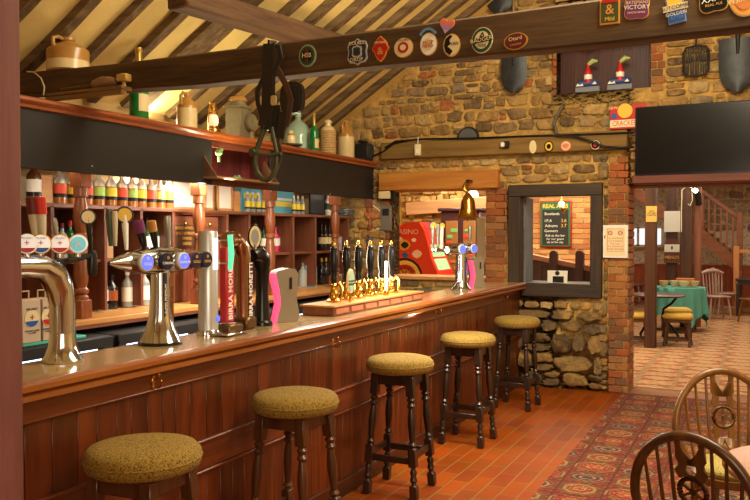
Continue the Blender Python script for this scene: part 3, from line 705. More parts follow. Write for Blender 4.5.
# little things on the wall timber
q = at(418.5, 150, Y=WB); t = thing('junction_box', 'white plastic box with switch fixed to the wall timber', 'box', q)
b = MB(); b.box((0, -.02, 0), (.075, .04, .135), 0, .008); obj('case', b, M_CREAMP, t); b = MB(); b.box((0, -.043, -.02), (.03, .006, .05), 0, .002); obj('rocker', b, M_WHITE, t); b = MB(); b.tube([(0, -.02, .067), (0, -.01, .15)], .005, 6); obj('lead', b, M_WHITE, t)
q = at(504.5, 145, Y=WB); t = thing('motion_sensor', 'small white sensor in a dark bracket on the wall timber', 'sensor', q)
b = MB(); b.box((.02, -.02, 0), (.08, .04, .075), 0, .008); obj('bracket', b, M_IRON, t); b = MB(); b.box((-.01, -.045, 0), (.045, .03, .055), 0, .01); obj('eye', b, M_WHITE, t)
def rnd(px, py, w, h, lb, layers, tx=None, Y=WB, shape=None, tc=M_CREAMP, ts=.03, name='wall_badge', grp='round badges on the wall timber', rot=0):
    q = at(px, py, Y=Y-.001); sx, sz = scale_at(px, py, Y); a, c = w/2*sx, h/2*sz
    t = thing(name, lb, 'badge', q, 0, grp); sh = shape or (lambda k: ell(a*k, c*k)); d = 0
    cr, sr = math.cos(rot), math.sin(rot)
    for i, (k, m_) in enumerate(layers):
        b = MB(); pts = sh(k) if shape is None else [(x*a*k, z*c*k) for x, z in shape]
        b.prism([(x*cr-z*sr, x*sr+z*cr) for x, z in pts], -(.008 if i == 0 else .0035), (0, -d, 0)); d += .008 if i == 0 else .0035
        obj(['backing', 'face', 'inner_ring', 'centre'][i], b, m_, t)
    for (s, u, v, size, m_) in (tx or []):
        o = text(s, size*2*c, m_, t, (u*a*cr-v*c*sr, -d-.0008, u*a*sr+v*c*cr), FACE_Y); o.rotation_euler = (PI/2, -rot, 0)
    return t
rnd(533, 147, 7, 13, 'pale cream oval plaque on the wall timber above the window', [(1, M_CREAMP), (.8, mat('ivory', srgb(222, 206, 150), .5))])
rnd(549, 146.5, 9, 11, 'black and yellow oval badge on the wall timber', [(1, M_BLK), (.8, M_YEL), (.45, M_BLK)])
rnd(566, 146, 10.5, 10.5, 'pink and cream round badge on the wall timber', [(1, mat('salmon', srgb(214, 120, 84), .5)), (.8, M_CREAMP), (.6, mat('salmon2', srgb(222, 150, 110), .5))], [('BEST', 0, 0, .3, M_RED)])
rnd(595.5, 145, 10.5, 10.5, 'black and red round badge nearest the screen on the wall timber', [(1, M_BLK), (.88, M_CREAMP), (.75, M_BLK), (.4, M_RED)])
# framed notice on the brick quoins
q = at(615.5, 258, Y=YW-.03); sx, sz = scale_at(615, 240, YW-.03); W_, H_ = 25*sx, 33*sz
t = thing('framed_notice', 'white framed paper notice with red symbols hung on the brick pier', 'notice', (q.x, YW-.03, q.z))
b = MB(); b.box((0, -.006, H_/2), (W_, .03, H_), 0, .004); obj('frame', b, M_WHITE, t); b = MB(); b.box((0, -.022, H_/2), (W_*.8, .004, H_*.84)); obj('paper', b, mat('notice_cream', srgb(240, 220, 176), .7), t)
RI = mat('notice_red', srgb(178, 70, 54), .6)
b = MB()
for k in (-.2, .2): b.tube([(k*W_+.02*math.cos(a), -.0245, H_*.76+.02*math.sin(a)) for a in [2*PI*i/12 for i in range(12)]], .004, 6, closed=True); b.box((k*W_, -.0245, H_*.76), (.035, .003, .004))
for zz_ in (.88, .2): b.box((0, -.0245, zz_*H_), (W_*.62, .002, .003))
for k in (-.31, .31): b.box((k*W_, -.0245, .54*H_), (.003, .002, H_*.68))
obj('symbols', b, RI, t)
text('NO SMOKING\nIT IS AGAINST\nTHE LAW\nTO SMOKE IN\nTHESE PREMISES', .024, RI, t, (0, -.0245, H_*.43), FACE_Y, ls=1.2)
# ------------------------------------------------------------------ badges on the tie beam
GR = mat('badge_green', srgb(34, 74, 56), .4); CRM = mat('badge_cream', srgb(224, 206, 156), .45); NVY = mat('badge_navy', srgb(36, 40, 56), .4); RDB = mat('badge_red', srgb(178, 34, 28), .4); SKY = mat('badge_sky', srgb(96, 140, 180), .45); ORG = mat('badge_orange', srgb(222, 150, 60), .45); GRY = mat('badge_grey', srgb(178, 176, 170), .45)
B = dict(Y=BY-.001, name='beer_badge', grp='beer badges on the tie beam')
def bb(*a, **k): return rnd(*a, **{**B, **k})
bb(308, 56, 17, 22.5, 'green oval badge reading HSB on the tie beam', [(1, mat('rim_sage', srgb(146, 156, 120), .45)), (.86, GR), (.6, M_BLK)], [('HSB', 0, 0, .28, CRM), ('o', 0, .42, .3, RDB), ('o', 0, -.42, .3, RDB)])
shield = [(-.8, .75), (-.3, .82), (0, 1), (.3, .82), (.8, .75), (1, .4), (.9, 0), (1, -.5), (.75, -.8), (.3, -.85), (0, -1), (-.3, -.85), (-.75, -.8), (-1, -.5), (-.9, 0), (-1, .4)]
bb(358, 52, 20, 27, 'navy and white shield badge beside the red pointed one on the tie beam', [(1, GRY), (.88, NVY), (.5, GRY), (.36, NVY)], [('DOUBLE', 0, .6, .17, CRM), ('DROP', 0, -.62, .2, CRM)], shape=shield)
leaf = [(0, 1), (.45, .75), (.85, .45), (.9, .25), (1.1, .1), (1.1, -.1), (.85, -.2), (.7, -.5), (.4, -.8), (0, -1), (-.4, -.8), (-.7, -.5), (-.85, -.2), (-1.1, -.1), (-1.1, .1), (-.9, .25), (-.85, .45), (-.45, .75)]
bb(381, 49, 15, 26, 'red pointed oval badge with gold figure on the tie beam', [(1, ORG), (.9, RDB)], [('SPITFIRE', 0, .45, .13, CRM), ('&', 0, -.2, .4, M_GOLD)], shape=leaf)
bb(404, 48, 19, 20, 'round cream badge with a red centre on the tie beam', [(1, M_GOLD), (.93, CRM), (.55, RDB), (.3, CRM)], [('FULLERS', 0, .72, .18, NVY)])
t = bb(429, 44.5, 17, 23, 'oval white badge with blue arc and red words on the tie beam', [(1, M_GOLD), (.92, M_WHITE), (.55, CRM)], [('HOP', 0, .12, .24, RDB), ('HEAD', 0, -.18, .2, RDB)])
sx, sz = scale_at(429, 44, BY); b = MB(); oa = [(x*9.8*sx, z*12.5*sz) for x, z in arc(0, 0, 1, .5, PI-.5, 10)]; ia = [(x*.76, z*.8) for x, z in oa[::-1]]
b.prism(oa+ia, -.006, (0, -.013, .02)); obj('banner', b, SKY, t)
hq = at(447, 31, Y=BY-.012); sx, sz = scale_at(447, 24, BY)
hp = [(16*math.sin(a)**3/16, (13*math.cos(a)-5*math.cos(2*a)-2*math.cos(3*a)-math.cos(4*a))/16) for a in [2*PI*k/30 for k in range(30)]]
def rainbow():
    m, nt, bs = _nt('pastel_rainbow'); tc = _n(nt, 'ShaderNodeTexCoord'); sp = _n(nt, 'ShaderNodeSeparateXYZ'); rp = _n(nt, 'ShaderNodeValToRGB'); mr = _n(nt, 'ShaderNodeMapRange'); mr.inputs[1].default_value = -.07; mr.inputs[2].default_value = .07
    L = nt.links.new; L(tc.outputs['Object'], sp.inputs[0]); L(sp.outputs['Z'], mr.inputs[0]); L(mr.outputs[0], rp.inputs['Fac']); e = rp.color_ramp.elements
    e[0].color = c4(srgb(226, 222, 220)); e[1].color = c4(srgb(240, 214, 90)); k = e.new(.35); k.color = c4(srgb(160, 130, 180)); k = e.new(.6); k.color = c4(srgb(226, 110, 90)); L(rp.outputs['Color'], bs.inputs['Base Color']); return m
t = thing('heart_card', 'pastel heart shaped card stuck on the top edge of the tie beam', 'card', at(447, 25, Y=BY-.012)); b = MB(); b.prism([(x*7.5*sx, z*8.5*sz) for x, z in hp], -.004, (0, 0, 0)); o = obj('card', b, rainbow(), t); t.rotation_euler = (0, .25, 0)
t = bb(452, 45.5, 17, 23, 'black and cream oval badge with a white bird under the heart', [(1, M_GOLD), (.92, CRM)], [('SWAN', .15, .1, .2, NVY)])
b = MB(); sx, sz = scale_at(452, 45, BY); b.prism([(x*7.4*sx, z*10.2*sz) for x, z in [(-.98, 0), (-.75, .65), (-.2, .98), (.2, .9), (-.25, .5), (-.1, .15), (-.5, -.1), (-.1, -.35), (.2, -.6), (-.2, -.98), (-.75, -.65)]], -.003, (0, -.0115, 0)); obj('dark_field', b, M_BLK, t)
t = bb(482.5, 40.5, 21, 26, 'green and cream tilted oval badge reading BADGER', [(1, CRM), (.93, GR), (.68, CRM)], [('BEER', .1, -.42, .16, GR), ('A', 0, .3, .4, M_BLK)], rot=-.15)
sx, sz = scale_at(482, 40, BY); b = MB(); b.box((0, -.018, 0), (21*sx, .004, 5*sz)); o = obj('name_bar', b, M_BLK, t); o.rotation_euler = (0, -.12, 0); o = text('BADGER', .032, CRM, t, (0, -.0215, 0), FACE_Y); o.rotation_euler = (PI/2, -.12, 0)
bb(516, 41.5, 24, 17, 'maroon oval badge reading Otard on the tie beam', [(1, M_GOLD), (.9, M_MAROON)], [('Otard', 0, .3, .33, CRM), ('COGNAC', 0, -.4, .16, M_GOLD)], rot=.1)
rect = lambda: [(-1, -1), (1, -1), (1, .85), (.8, 1), (-.8, 1), (-1, .85)]
t = bb(610, 11.5, 20, 26, 'yellow and black upright rectangular badge reading Mild', [(1, ORG), (.86, mat('badge_olive', srgb(64, 72, 30), .5))], [('Mild', 0, -.62, .22, M_YEL), ('&', 0, .1, .55, ORG)], shape=rect()); 
sx, sz = scale_at(610, 11, BY); b = MB(); b.box((0, -.013, 10*sz), (15*sx, .003, 4*sz), 0, .001); obj('red_banner', b, RDB, t)
lobe = [((1+.12*math.cos(4*a+PI))*math.cos(a), (1+.12*math.cos(4*a+PI))*math.sin(a)) for a in [2*PI*k/40 for k in range(40)]]
bb(637, 8, 27, 25, 'purple lobed badge reading VICTORY on the tie beam', [(1, M_GOLD), (.93, M_PURP)], [('BATEMANS', 0, .4, .17, CRM), ('VICTORY', 0, .02, .24, M_WHITE), ('LINCOLNSHIRE', 0, -.4, .1, CRM), ('o', 0, .72, .3, ORG)], shape=lobe, rot=-.06)
t = bb(676, 11, 18, 25, 'blue hanging badge with a pale banner on the tie beam', [(1, mat('badge_pale_blue', srgb(120, 150, 200), .45)), (.88, M_BLUE)], [('GOLDEN', 0, -.25, .2, M_WHITE), ('BITTER', 0, -.58, .16, SKY)], shape=[(-1, -1), (1, -1), (1, 1), (-1, 1)], rot=.14)
sx, sz = scale_at(676, 8, BY); b = MB(); b.box((0, -.015, 3*sz), (25*sx, .005, 6*sz)); o = obj('banner', b, CRM, t); o.rotation_euler = (0, -.14, 0); o = text('BUTCOMBE', .026, NVY, t, (0, -.0185, 3*sz), FACE_Y); o.rotation_euler = (PI/2, -.14, 0)
b = MB(); b.box((0, -.014, 9*sz), (15*sx, .004, 7*sz)); o = obj('yellow_field', b, M_YEL, t); o.rotation_euler = (0, -.14, 0)
bb(713, -2, 32, 32, 'black lobed badge with gold edge reading XXXB', [(1, M_GOLD), (.93, M_BLK)], [('XXXB', 0, -.1, .26, M_WHITE), ('REAL ALE', 0, -.45, .12, M_GOLD)], shape=lobe, rot=.12)
bb(744, 0, 30, 34, 'orange round badge with pale lettering at the end of the beam', [(1, CRM), (.92, ORG), (.6, mat('badge_tan', srgb(200, 120, 50), .5))], [('Wadworth', 0, .0, .2, CRM)], rot=.15)
# plank with brush and block fixed to the beam
qa, qb = at(51, 96, Y=BY-.05), at(127, 88, Y=BY-.05)
t = thing('tool_plank', 'old wooden plank ledge on the near end of the tie beam', 'plank', qa); ln = (qb-qa).length; t.rotation_euler = (0, 0, 0)
b = MB(); dz = qb.z-qa.z
b.bar((0, 0, 0), (qb.x-qa.x, 0, dz), .1, .022, (0, 0, 1), .003); b.bar((0, -.035, -.03), (qb.x-qa.x, -.035, dz-.03), .03, .03, (0, 0, 1), .003); obj('ledge', b, wood('tool_wood', srgb(96, 68, 34), srgb(150, 112, 62), 0), t)
qc = at(101, 83.5, Y=BY-.05); t = thing('dusty_tool', 'dusty old hand tool lying on the plank ledge', 'tool', qc+Vector((0, 0, -.012)))
b = MB(); b.tube([(-.36, 0, -.005), (-.1, 0, 0), (-.05, 0, .01)], [.014, .018, .03], 10); obj('handle', b, M_OLDBEAM, t)
b = MB()
b.tube([(-.06, 0, .008), (.02, 0, .02), (.09, 0, .016), (.13, 0, .014)], [.03, .038, .034, .02], 12); obj('head', b, wood('dusty', srgb(110, 80, 54), srgb(160, 120, 84), 0), t)
qd = at(124, 78, Y=BY-.03); b = MB(); b.box((0, 0, 0), (.085, .06, .05), 0, .006); b.tube([(.0, 0, -.02), (.0, 0, -.1)], .014, 8); tag(obj('wooden_mallet', b, M_YEL and mat('boxwood', srgb(196, 160, 84), .5, var=.15), None, qd), 'small yellow wooden mallet block pegged on the tie beam', 'mallet')
# ------------------------------------------------------------------ horse harness hanging on the beam
HB = BY-.06
def hp_(px, py, off=0): return at(px, py, Y=HB-off)
o0 = hp_(270, 45); t = thing('horse_harness', 'black leather horse harness hanging from the tie beam', 'harness', o0)
LEA = mat('black_leather', srgb(34, 30, 28), .45, var=.2, vs=20); LEB = mat('brown_leather', srgb(72, 48, 36), .5, var=.2, vs=20)
def strap(pts, w, th, m, name):
    P = [hp_(*p)-o0 for p in pts]; b = MB(); rows = []
    for i, p in enumerate(P):
        d = (P[min(i+1, len(P)-1)]-P[max(i-1, 0)]).normalized(); sd = d.cross(Vector((0, 1, 0))).normalized()
        rows.append([p+sd*w/2-Vector((0, th/2, 0)), p+sd*w/2+Vector((0, th/2, 0)), p-sd*w/2+Vector((0, th/2, 0)), p-sd*w/2-Vector((0, th/2, 0)), p+sd*w/2-Vector((0, th/2, 0))])
    b.grid(rows); e = [r[:4] for r in (rows[0], rows[-1])]; b.add(e[0], [(0, 1, 2, 3)]); b.add(e[1], [(0, 1, 2, 3)]); return obj(name, b, m, t)
strap([(270, 44), (269, 60), (268.5, 90), (268, 110), (267, 130)], .075, .03, LEA, 'long_strap')
strap([(273, 44), (277, 55), (276, 66), (279, 72), (286, 85), (291, 100), (288, 118), (286, 126)], .035, .012, LEB, 'cheek_strap', )
strap([(266, 74), (261, 83), (257, 92), (258, 104), (262, 116), (260, 126)], .025, .012, LEA, 'rein')
strap([(271, 46), (279, 47), (281, 58), (275, 70)], .03, .014, LEA, 'crown_strap')
strap([(283, 112), (281, 126), (279, 138)], .06, .014, LEA, 'hanging_strap'); strap([(276, 105), (275, 120), (272, 134)], .05, .014, LEA, 'hanging_strap')
b = MB(); c = hp_(289, 97)-o0; sx, sz = scale_at(289, 97, HB); b.prism([(x*11*sx, z*16*sz) for x, z in ell(1, 1, 28, 3)], .04, (c.x, .02, c.z)); b.prism([(x*9.5*sx, z*14*sz) for x, z in ell(1, 1, 28, 3)], .012, (c.x, .01, c.z)); bl = obj('blinker', b, LEA, t)
b = MB(); c = hp_(276, 101)-o0; b.prism([(x*2.6*sx, z*5*sz) for x, z in ell(1, 1, 20, 4)], .012, (c.x, -.03, c.z)); obj('brass_plate', b, mat('pale_brass', srgb(206, 188, 132), .4, metal=.4), t)
IRN = mat('green_iron', srgb(84, 92, 70), .45, metal=.5)
b = MB(); b.tube([hp_(x, y)-o0 for x, y in ((266, 125), (261, 138), (256.5, 150), (255, 162), (257, 172), (262, 179), (268, 180.5), (273, 176), (277, 166), (277, 152), (275, 142), (272, 128))], .016, 10); obj('iron_loop', b, IRN, t)
b = MB(); b.tube([hp_(x, y, .02)-o0 for x, y in ((253, 152), (262, 154.5), (272, 155.5), (281, 153.5))], .01, 8); b.lathe([(.02, -.008), (.026, 0), (.02, .008)], hp_(252, 152, .02)-o0, 12, 1); obj('cross_bar', b, IRN, t)
strap([(277, 140), (280, 150), (279, 160), (275, 170)], .03, .014, LEB, 'buckle_strap')
b = MB(); b.tube([(-.0, .06, .03), (0, -.01, .02), (0, -.01, -.02)], .01, 8); obj('hook', b, M_IRON, t)
# ------------------------------------------------------------------ things standing on the gantry shelf
GSZ = 2.546
STN = mat('stoneware_cream', srgb(222, 200, 146), .3, var=.08, vs=10, coat=.3); STB = mat('stoneware_brown', srgb(176, 128, 62), .3, var=.15, vs=10, coat=.3)
def jar_pr(h, r, k=.58): return [(r*.94, 0), (r, h*.02), (r, h*k)], [(r, h*k), (r, h*.58), (r*.98, h*.64), (r*.7, h*.78), (r*.34, h*.86), (r*.3, h*.9), (r*.36, h*.92), (r*.36, h), (r*.2, h)]
def flagon(lb, loc, h, r, handle, k=.58, grp='stoneware flagons'):
    t = thing('stoneware_flagon', lb, 'flagon', loc, 0, grp); a, c = jar_pr(h, r, k)
    b = MB(); b.lathe(a, (0, 0, 0), 26); obj('body', b, STN, t); b = MB(); b.lathe(c, (0, 0, 0), 26); obj('shoulder', b, STB, t)
    if handle:
        s = handle; b = MB(); b.tube([(0, s*r*.3, h*.94), (0, s*r*.62, h*.98), (0, s*r*.92, h*.9), (0, s*r*.9, h*.72), (0, s*r*.84, h*.66)], [.014, .015, .014, .016, .012], 10); obj('handle', b, STB, t)
    return t
def gsh(px, X=-4.36): q = at(px, 110, X=X); return Vector((X, q.y, GSZ))
def hgt(px, ytop, X=-4.36): return at(px, ytop, X=X).z-GSZ
flagon('cream and brown stoneware flagon standing under the tie beam on the gantry', gsh(187), hgt(187, 93), .085, -1)
flagon('cream and brown stoneware flagon at the speaker end of the gantry', gsh(346), hgt(346, 121), .098, -1)
q = at(68, 69, Y=BY+.1); flagon('broad brown and cream flagon standing on top of the tie beam', (q.x, BY+.1, at(68, 68, Y=BY).z+.001), .235, .145, -1, .3)
GGL = mat('green_bottle_glass', srgb(24, 120, 50), .08, coat=.5); FOIL = mat('gold_foil', srgb(196, 164, 80), .35, metal=.6)
def champagne(lb, loc, h, r):
    t = thing('champagne_bottle', lb, 'bottle', loc, 0, 'champagne bottles on the gantry')
    b = MB(); b.lathe([(r*.9, 0), (r, .01), (r, h*.45), (r*.9, h*.55), (r*.45, h*.68), (r*.34, h*.76)], (0, 0, 0), 20); obj('glass', b, GGL, t)
    b = MB(); b.lathe([(r*.46, h*.67), (r*.36, h*.76), (r*.34, h*.93), (r*.4, h*.94), (r*.4, h*.985), (0, h)], (0, 0, 0), 16); obj('foil', b, FOIL, t)
    b = MB(); b.grid([[(q*math.cos(a), q*math.sin(a), z) for a in [-.85+1.5*k/10 for k in range(11)]] for q, z in ((r*.99, h*.13), (r*1.015, h*.13), (r*1.015, h*.36), (r*.99, h*.36))]); obj('paper_label', b, CRM, t)
champagne('giant green champagne bottle behind the tie beam', gsh(139), hgt(139, 47), .075); champagne('green champagne bottle beside the pale glass carboy', gsh(314), hgt(314, 113), .05)
# oil lantern
t = thing('oil_lantern', 'little brass oil lantern on the gantry beside the railway lamp', 'lantern', gsh(213)); h = hgt(213, 103)
b = MB(); b.lathe([(.06, 0), (.065, .02), (.06, .05), (.04, .065), (.04, .08)], (0, 0, 0), 18); obj('fuel_tank', b, M_BRASS, t)
b = MB(); b.lathe([(.035, .08), (.05, .11), (.048, .15), (.035, .18)], (0, 0, 0), 18); obj('glass_globe', b, mat('lamp_glass', srgb(250, 240, 210), .1, emit=.4), t)
b = MB(); b.lathe([(.04, .18), (.042, .2), (.03, .215), (.03, h-.02), (.036, h), (0, h)], (0, 0, 0), 16); obj('chimney', b, M_BRASS, t)
b = MB()
for s in (-1, 1): b.tube([(0, s*.06, .04), (0, s*.066, .12), (0, s*.05, h-.05), (0, s*.03, h-.01)], .006, 8)
obj('guard_wire', b, M_BRASS, t)
# railway lamp
t = thing('railway_lamp', 'square grey railway lamp with a round bull eye lens', 'lamp', gsh(238)); h = hgt(238, 96); GML = mat('grey_metal_paint', srgb(122, 112, 84), .5, metal=.3, var=.2)
b = MB(); b.box((0, 0, h*.36), (.17, .17, h*.72), 0, .008); b.box((0, 0, h*.73), (.19, .2, .02), 0, .004); obj('case', b, GML, t)
b = MB(); b.lathe([(.1, h*.74), (.075, h*.83), (.075, h*.87)], (0, 0, 0), 18); obj('cowl', b, GML, t); b = MB(); b.lathe([(.085, h*.87), (.088, h*.9), (.07, h*.97), (.03, h), (0, h)], (0, 0, 0), 18); obj('cap', b, STB, t)
b = MB(); b.lathe([(.075, .07), (.08, .12), (.075, .13), (.06, .125)], (0, .05, h*.4), 20, 0); obj('lens_ring', b, GML, t); b = MB(); b.lathe([(.06, .1), (.05, .12), (0, .128)], (0, .05, h*.4), 18, 0); obj('lens', b, mat('lens_glass', srgb(120, 92, 60), .08, coat=.6), t)
# stone bottle on dish, carboy, ribbed bottle, speaker
t = thing('stoneware_bottle', 'small stoneware ginger beer bottle on a dark dish', 'bottle', gsh(291, -4.24)+Vector((0, 0, .03))); h = hgt(291, 131, -4.24)-.03; b = MB(); b.lathe([(.042, 0), (.045, .01), (.045, h*.55), (.03, h*.7), (.018, h*.78), (.018, h*.84), (.024, h*.86), (.024, h), (0, h)], (0, 0, 0), 18); obj('body', b, STN, t); b = MB(); b.lathe([(.0455, h*.5), (.031, h*.71), (.0185, h*.79)], (0, 0, 0), 18); obj('shoulder_glaze', b, STB, t)
b = MB(); b.lathe([(.06, 0), (.11, .012), (.115, .026), (.1, .022), (0, .018)], (0, 0, 0), 24); tag(obj('dish', b, mat('dark_dish', srgb(66, 62, 58), .4), None, gsh(291, -4.24)), 'shallow dark dish under the small stoneware bottle', 'dish')
t = thing('glass_carboy', 'large pale green glass carboy bottle on the gantry', 'carboy', gsh(298, -4.6)); h = hgt(298, 113, -4.6); b = MB(); b.lathe([(.14, 0), (.155, .015), (.16, h*.35), (.15, h*.55), (.1, h*.72), (.035, h*.83), (.028, h*.9)], (0, 0, 0), 28); obj('glass', b, mat('pale_green_glass', srgb(196, 232, 206), .12, trans=.35, coat=.4), t); b = MB(); b.lathe([(.036, h*.9), (.036, h), (.02, h)], (0, 0, 0), 18); obj('lip', b, mat('pale_green_lip', srgb(170, 214, 186), .15), t)
t = thing('ribbed_bottle', 'wicker ribbed stoneware bottle between champagne bottle and flagon', 'bottle', gsh(328)); h = hgt(328, 120); b = MB(); pr = [(.085, 0)]
for k in range(10): pr += [(.088, h*.068*k+.004), (.094, h*.068*k+.012), (.088, h*.068*k+.02)]
b.lathe(pr+[(.086, h*.7)], (0, 0, 0), 24); obj('wicker_body', b, mat('wicker', srgb(186, 150, 98), .7, var=.3, vs=50), t)
b = MB(); b.lathe([(.086, h*.7), (.07, h*.78), (.035, h*.84), (.032, h*.9), (.045, h*.91), (.045, h*.97), (.03, h)], (0, 0, 0), 20); obj('neck', b, STN, t)
q = gsh(365, -4.3); t = thing('speaker', 'small black loudspeaker at the stone wall end of the gantry', 'loudspeaker', q); h = hgt(365, 144, -4.3); b = MB(); b.box((0, 0, h/2), (.18, .2, h), 0, .012); obj('cabinet', b, M_BLACK, t); b = MB(); b.box((.094, 0, h*.5), (.008, .17, h*.85), 0, .003); obj('grille', b, mat('grille_cloth', srgb(52, 50, 48), .9), t)
b = MB(); b.box((0, 0, h+.02), (.06, .26, .03), 0, .006); obj('mount_bar', b, M_IRON, t)
# ------------------------------------------------------------------ drinks taps on the bar
FX = -2.615
def fp(px, py, X=FX): return at(px, py, X=X)
def fy(px, X=FX): return at(px, 250, X=X).y
UPW = Matrix(((0, 0, 1), (0, -1, 0), (1, 0, 0)))                  # lettering that climbs, facing +X
def uptext(s, size, m, parent, loc, rz=0, **k):
    o = text(s, size, m, parent, loc, **k)
    mm = Matrix.Rotation(rz, 3, 'Z') @ Matrix(((0, 0, 1), (0, -1, 0), (1, 0, 0)))
    o.rotation_euler = mm.to_euler(); return o
LED = mat('badge_light_blue', srgb(90, 110, 235), .3, emit=.9); LEDW = mat('badge_white_lit', srgb(245, 242, 240), .3, emit=.35)
def lens(parent, p, r, rz, layers, name='lit_badge', stem=True, squash=1):
    """round badge standing on a stem, facing +X turned by rz"""
    b = MB(); b.M = Matrix.Rotation(rz, 4, 'Z')
    b.lathe([(0, -.02), (r*.7, -.018), (r, -.004), (r*1.02, .006), (r*.95, .01)], (0, 0, 0), 24, 0, 1, 1)
    o = obj(name, b, layers[0], parent, p)
    for i, (f, m_) in enumerate(layers[1:]):
        b = MB(); b.M = Matrix.Rotation(rz, 4, 'Z'); b.lathe([(r*f, .0), (r*f, .0115+.0015*i), (0, .0118+.0015*i)], (0, 0, 0), 24, 0); obj('badge_face', b, m_, o)
    return o
def disc_text(o, s, r, m, rz, dz=0, f=.3, dx=.0155):
    t_ = text(s, r*2*f, m, o, (math.cos(rz)*dx, math.sin(rz)*dx, dz)); t_.rotation_euler = (PI/2, 0, PI/2+rz); return t_
def handle(parent, px, y0_, y1_, X, w, m, top=None, name='tap_handle', lean=0, capm=None, px2=None):
    a, c = fp(px2 or px, y1_, X), fp(px, y0_, X); b = MB()
    o_ = parent.location
    b.tube([a-o_, a.lerp(c, .35)-o_, a.lerp(c, .8)-o_, c-o_], [w*.5, w*.75, w, w*.85], 10); o = obj(name, b, m, parent)
    if capm:
        b = MB(); b.tube([a.lerp(c, .62)-o_, c-o_, c-o_+Vector((0, 0, .004))], [w*1.04, w*1.06, w*.7], 10); obj('handle_cap', b, capm, o)
    if top:
        r, m1, m2 = top; p = c-o_; k = lens(parent, p, r, -.7, [m1, (.8, m2)], 'handle_badge')
    return o
NAV = mat('navy', srgb(30, 32, 62), .35); OLV = mat('olive_handle', srgb(78, 92, 74), .35); SLV = mat('silver_handle', srgb(170, 168, 160), .25, metal=.7)
# 1 bridge tap at the near end
q = at(62, 357, Z=BZ); y_ = fy(62); t = thing('beer_tap', 'big chrome bridge tap with round white badges at the near end of the bar', 'beer tap', (FX, y_, BZ+.001), 0, 'beer taps on the bar')
zt_ = fp(62, 265).z-BZ
b = MB(); sp = .86
path = [(0, 0, .03), (0, 0, zt_-.17), (0, -.012, zt_-.1), (0, -.05, zt_-.035), (0, -.11, zt_-.004), (0, -.2, zt_), (0, -sp+.2, zt_), (0, -sp+.11, zt_-.004), (0, -sp+.05, zt_-.035), (0, -sp+.012, zt_-.1), (0, -sp, zt_-.17), (0, -sp, .03)]
b.tube(path, [.052, .052, .056, .058, .05, .044, .044, .05, .058, .056, .052, .052], 20); obj('bridge_pipe', b, M_CHROME, t)
for k in (0, -sp):
    b = MB(); b.lathe([(.082, 0), (.084, .01), (.07, .03), (.056, .07), (.052, .12)], (0, k, 0), 24); obj('foot', b, M_CHROME, t)
for i, (px, c1, c2) in enumerate(((27, M_WHITE, M_RED), (41, M_GOLD, M_BLUE), (60, M_GOLD, M_RED), (78, M_WHITE, SKY))):
    p = fp(px, 244)-t.location; r = .04; o = lens(t, p, r, -.75, [c1, (.9, LEDW)])
    nx = Matrix.Rotation(-.75, 4, 'Z'); b = MB(); b.M = nx
    if i == 3: b.lathe([(r*.8, 0), (r*.8, .0145), (0, .0146)], (0, 0, 0), 24, 0); obj('colour_field', b, mat('aqua_lit', srgb(110, 205, 225), .3, emit=.3), o); disc_text(o, 'A', r, M_WHITE, -.75, 0, .5, .0158)
    else:
        pts = [(r*.86*math.cos(a), r*.86*math.sin(a)) for a in [PI+.45+(PI-.9)*k/12 for k in range(13)]]; b.prism(pts, .0022, (.0115, 0, 0), ('y', 'z', 'x')); obj('colour_field', b, c2, o); disc_text(o, '+', r, RDB, -.75, .003, .5, .0145); disc_text(o, 'MILANO', r, NVY, -.75, .024, .14, .0145)
    b = MB(); b.tube([p+Vector((0, 0, -.04)), (p.x, p.y, zt_+.03)], .012, 10); obj('stem', b, M_CHROME, t)
IVO = mat('handle_stone', srgb(196, 186, 160), .4)
handle(t, 32, 198, 240, FX-.06, .024, IVO, capm=M_MAROON, px2=36); handle(t, 39.5, 198, 240, FX-.04, .024, IVO, capm=M_RED, px2=43)
handle(t, 54, 218, 242, FX-.08, .012, SLV, px2=57); handle(t, 88, 217, 252, FX-.06, .014, M_BLK, (.034, M_BLK, CRM), px2=91)
b = MB(); p = fp(92, 255, FX-.06)-t.location; b.lathe([(.02, -.09), (.024, -.05), (.022, 0), (.016, .02)], p, 12); b.tube([p, (p.x+.02, -.02, zt_)], .014, 8); obj('tap_spout', b, M_BLK, t)
# 2 torpedo T tap
y_ = fy(160); t = thing('beer_tap', 'chrome T shaped tap with blue lit badges along its torpedo head', 'beer tap', (FX, y_, BZ+.001), 0, 'beer taps on the bar')
zt_ = fp(160, 261).z-BZ; ya_, yb_ = fy(114)-y_, fy(194)-y_
b = MB(); b.lathe([(.105, 0), (.108, .008), (.098, .014)], (0, 0, 0), 28); obj('foot_plate', b, M_BLK, t)
b = MB(); b.lathe([(.1, .014), (.092, .03), (.07, .075), (.054, .14), (.046, zt_*.6), (.045, zt_)], (0, 0, 0), 28); obj('column', b, M_CHROME, t)
b = MB(); n = 12; P, Rr = [], []
for k in range(n+1):
    u = k/n; P.append((0, ya_-.03+(yb_-ya_+.06)*u, zt_)); Rr.append(.066*max(.12, min(1, math.sin(PI*min(u*1.9, 1, (1-u)*2.4)/2)**.6)))
b.tube(P, Rr, 22); obj('torpedo_head', b, M_CHROME, t)
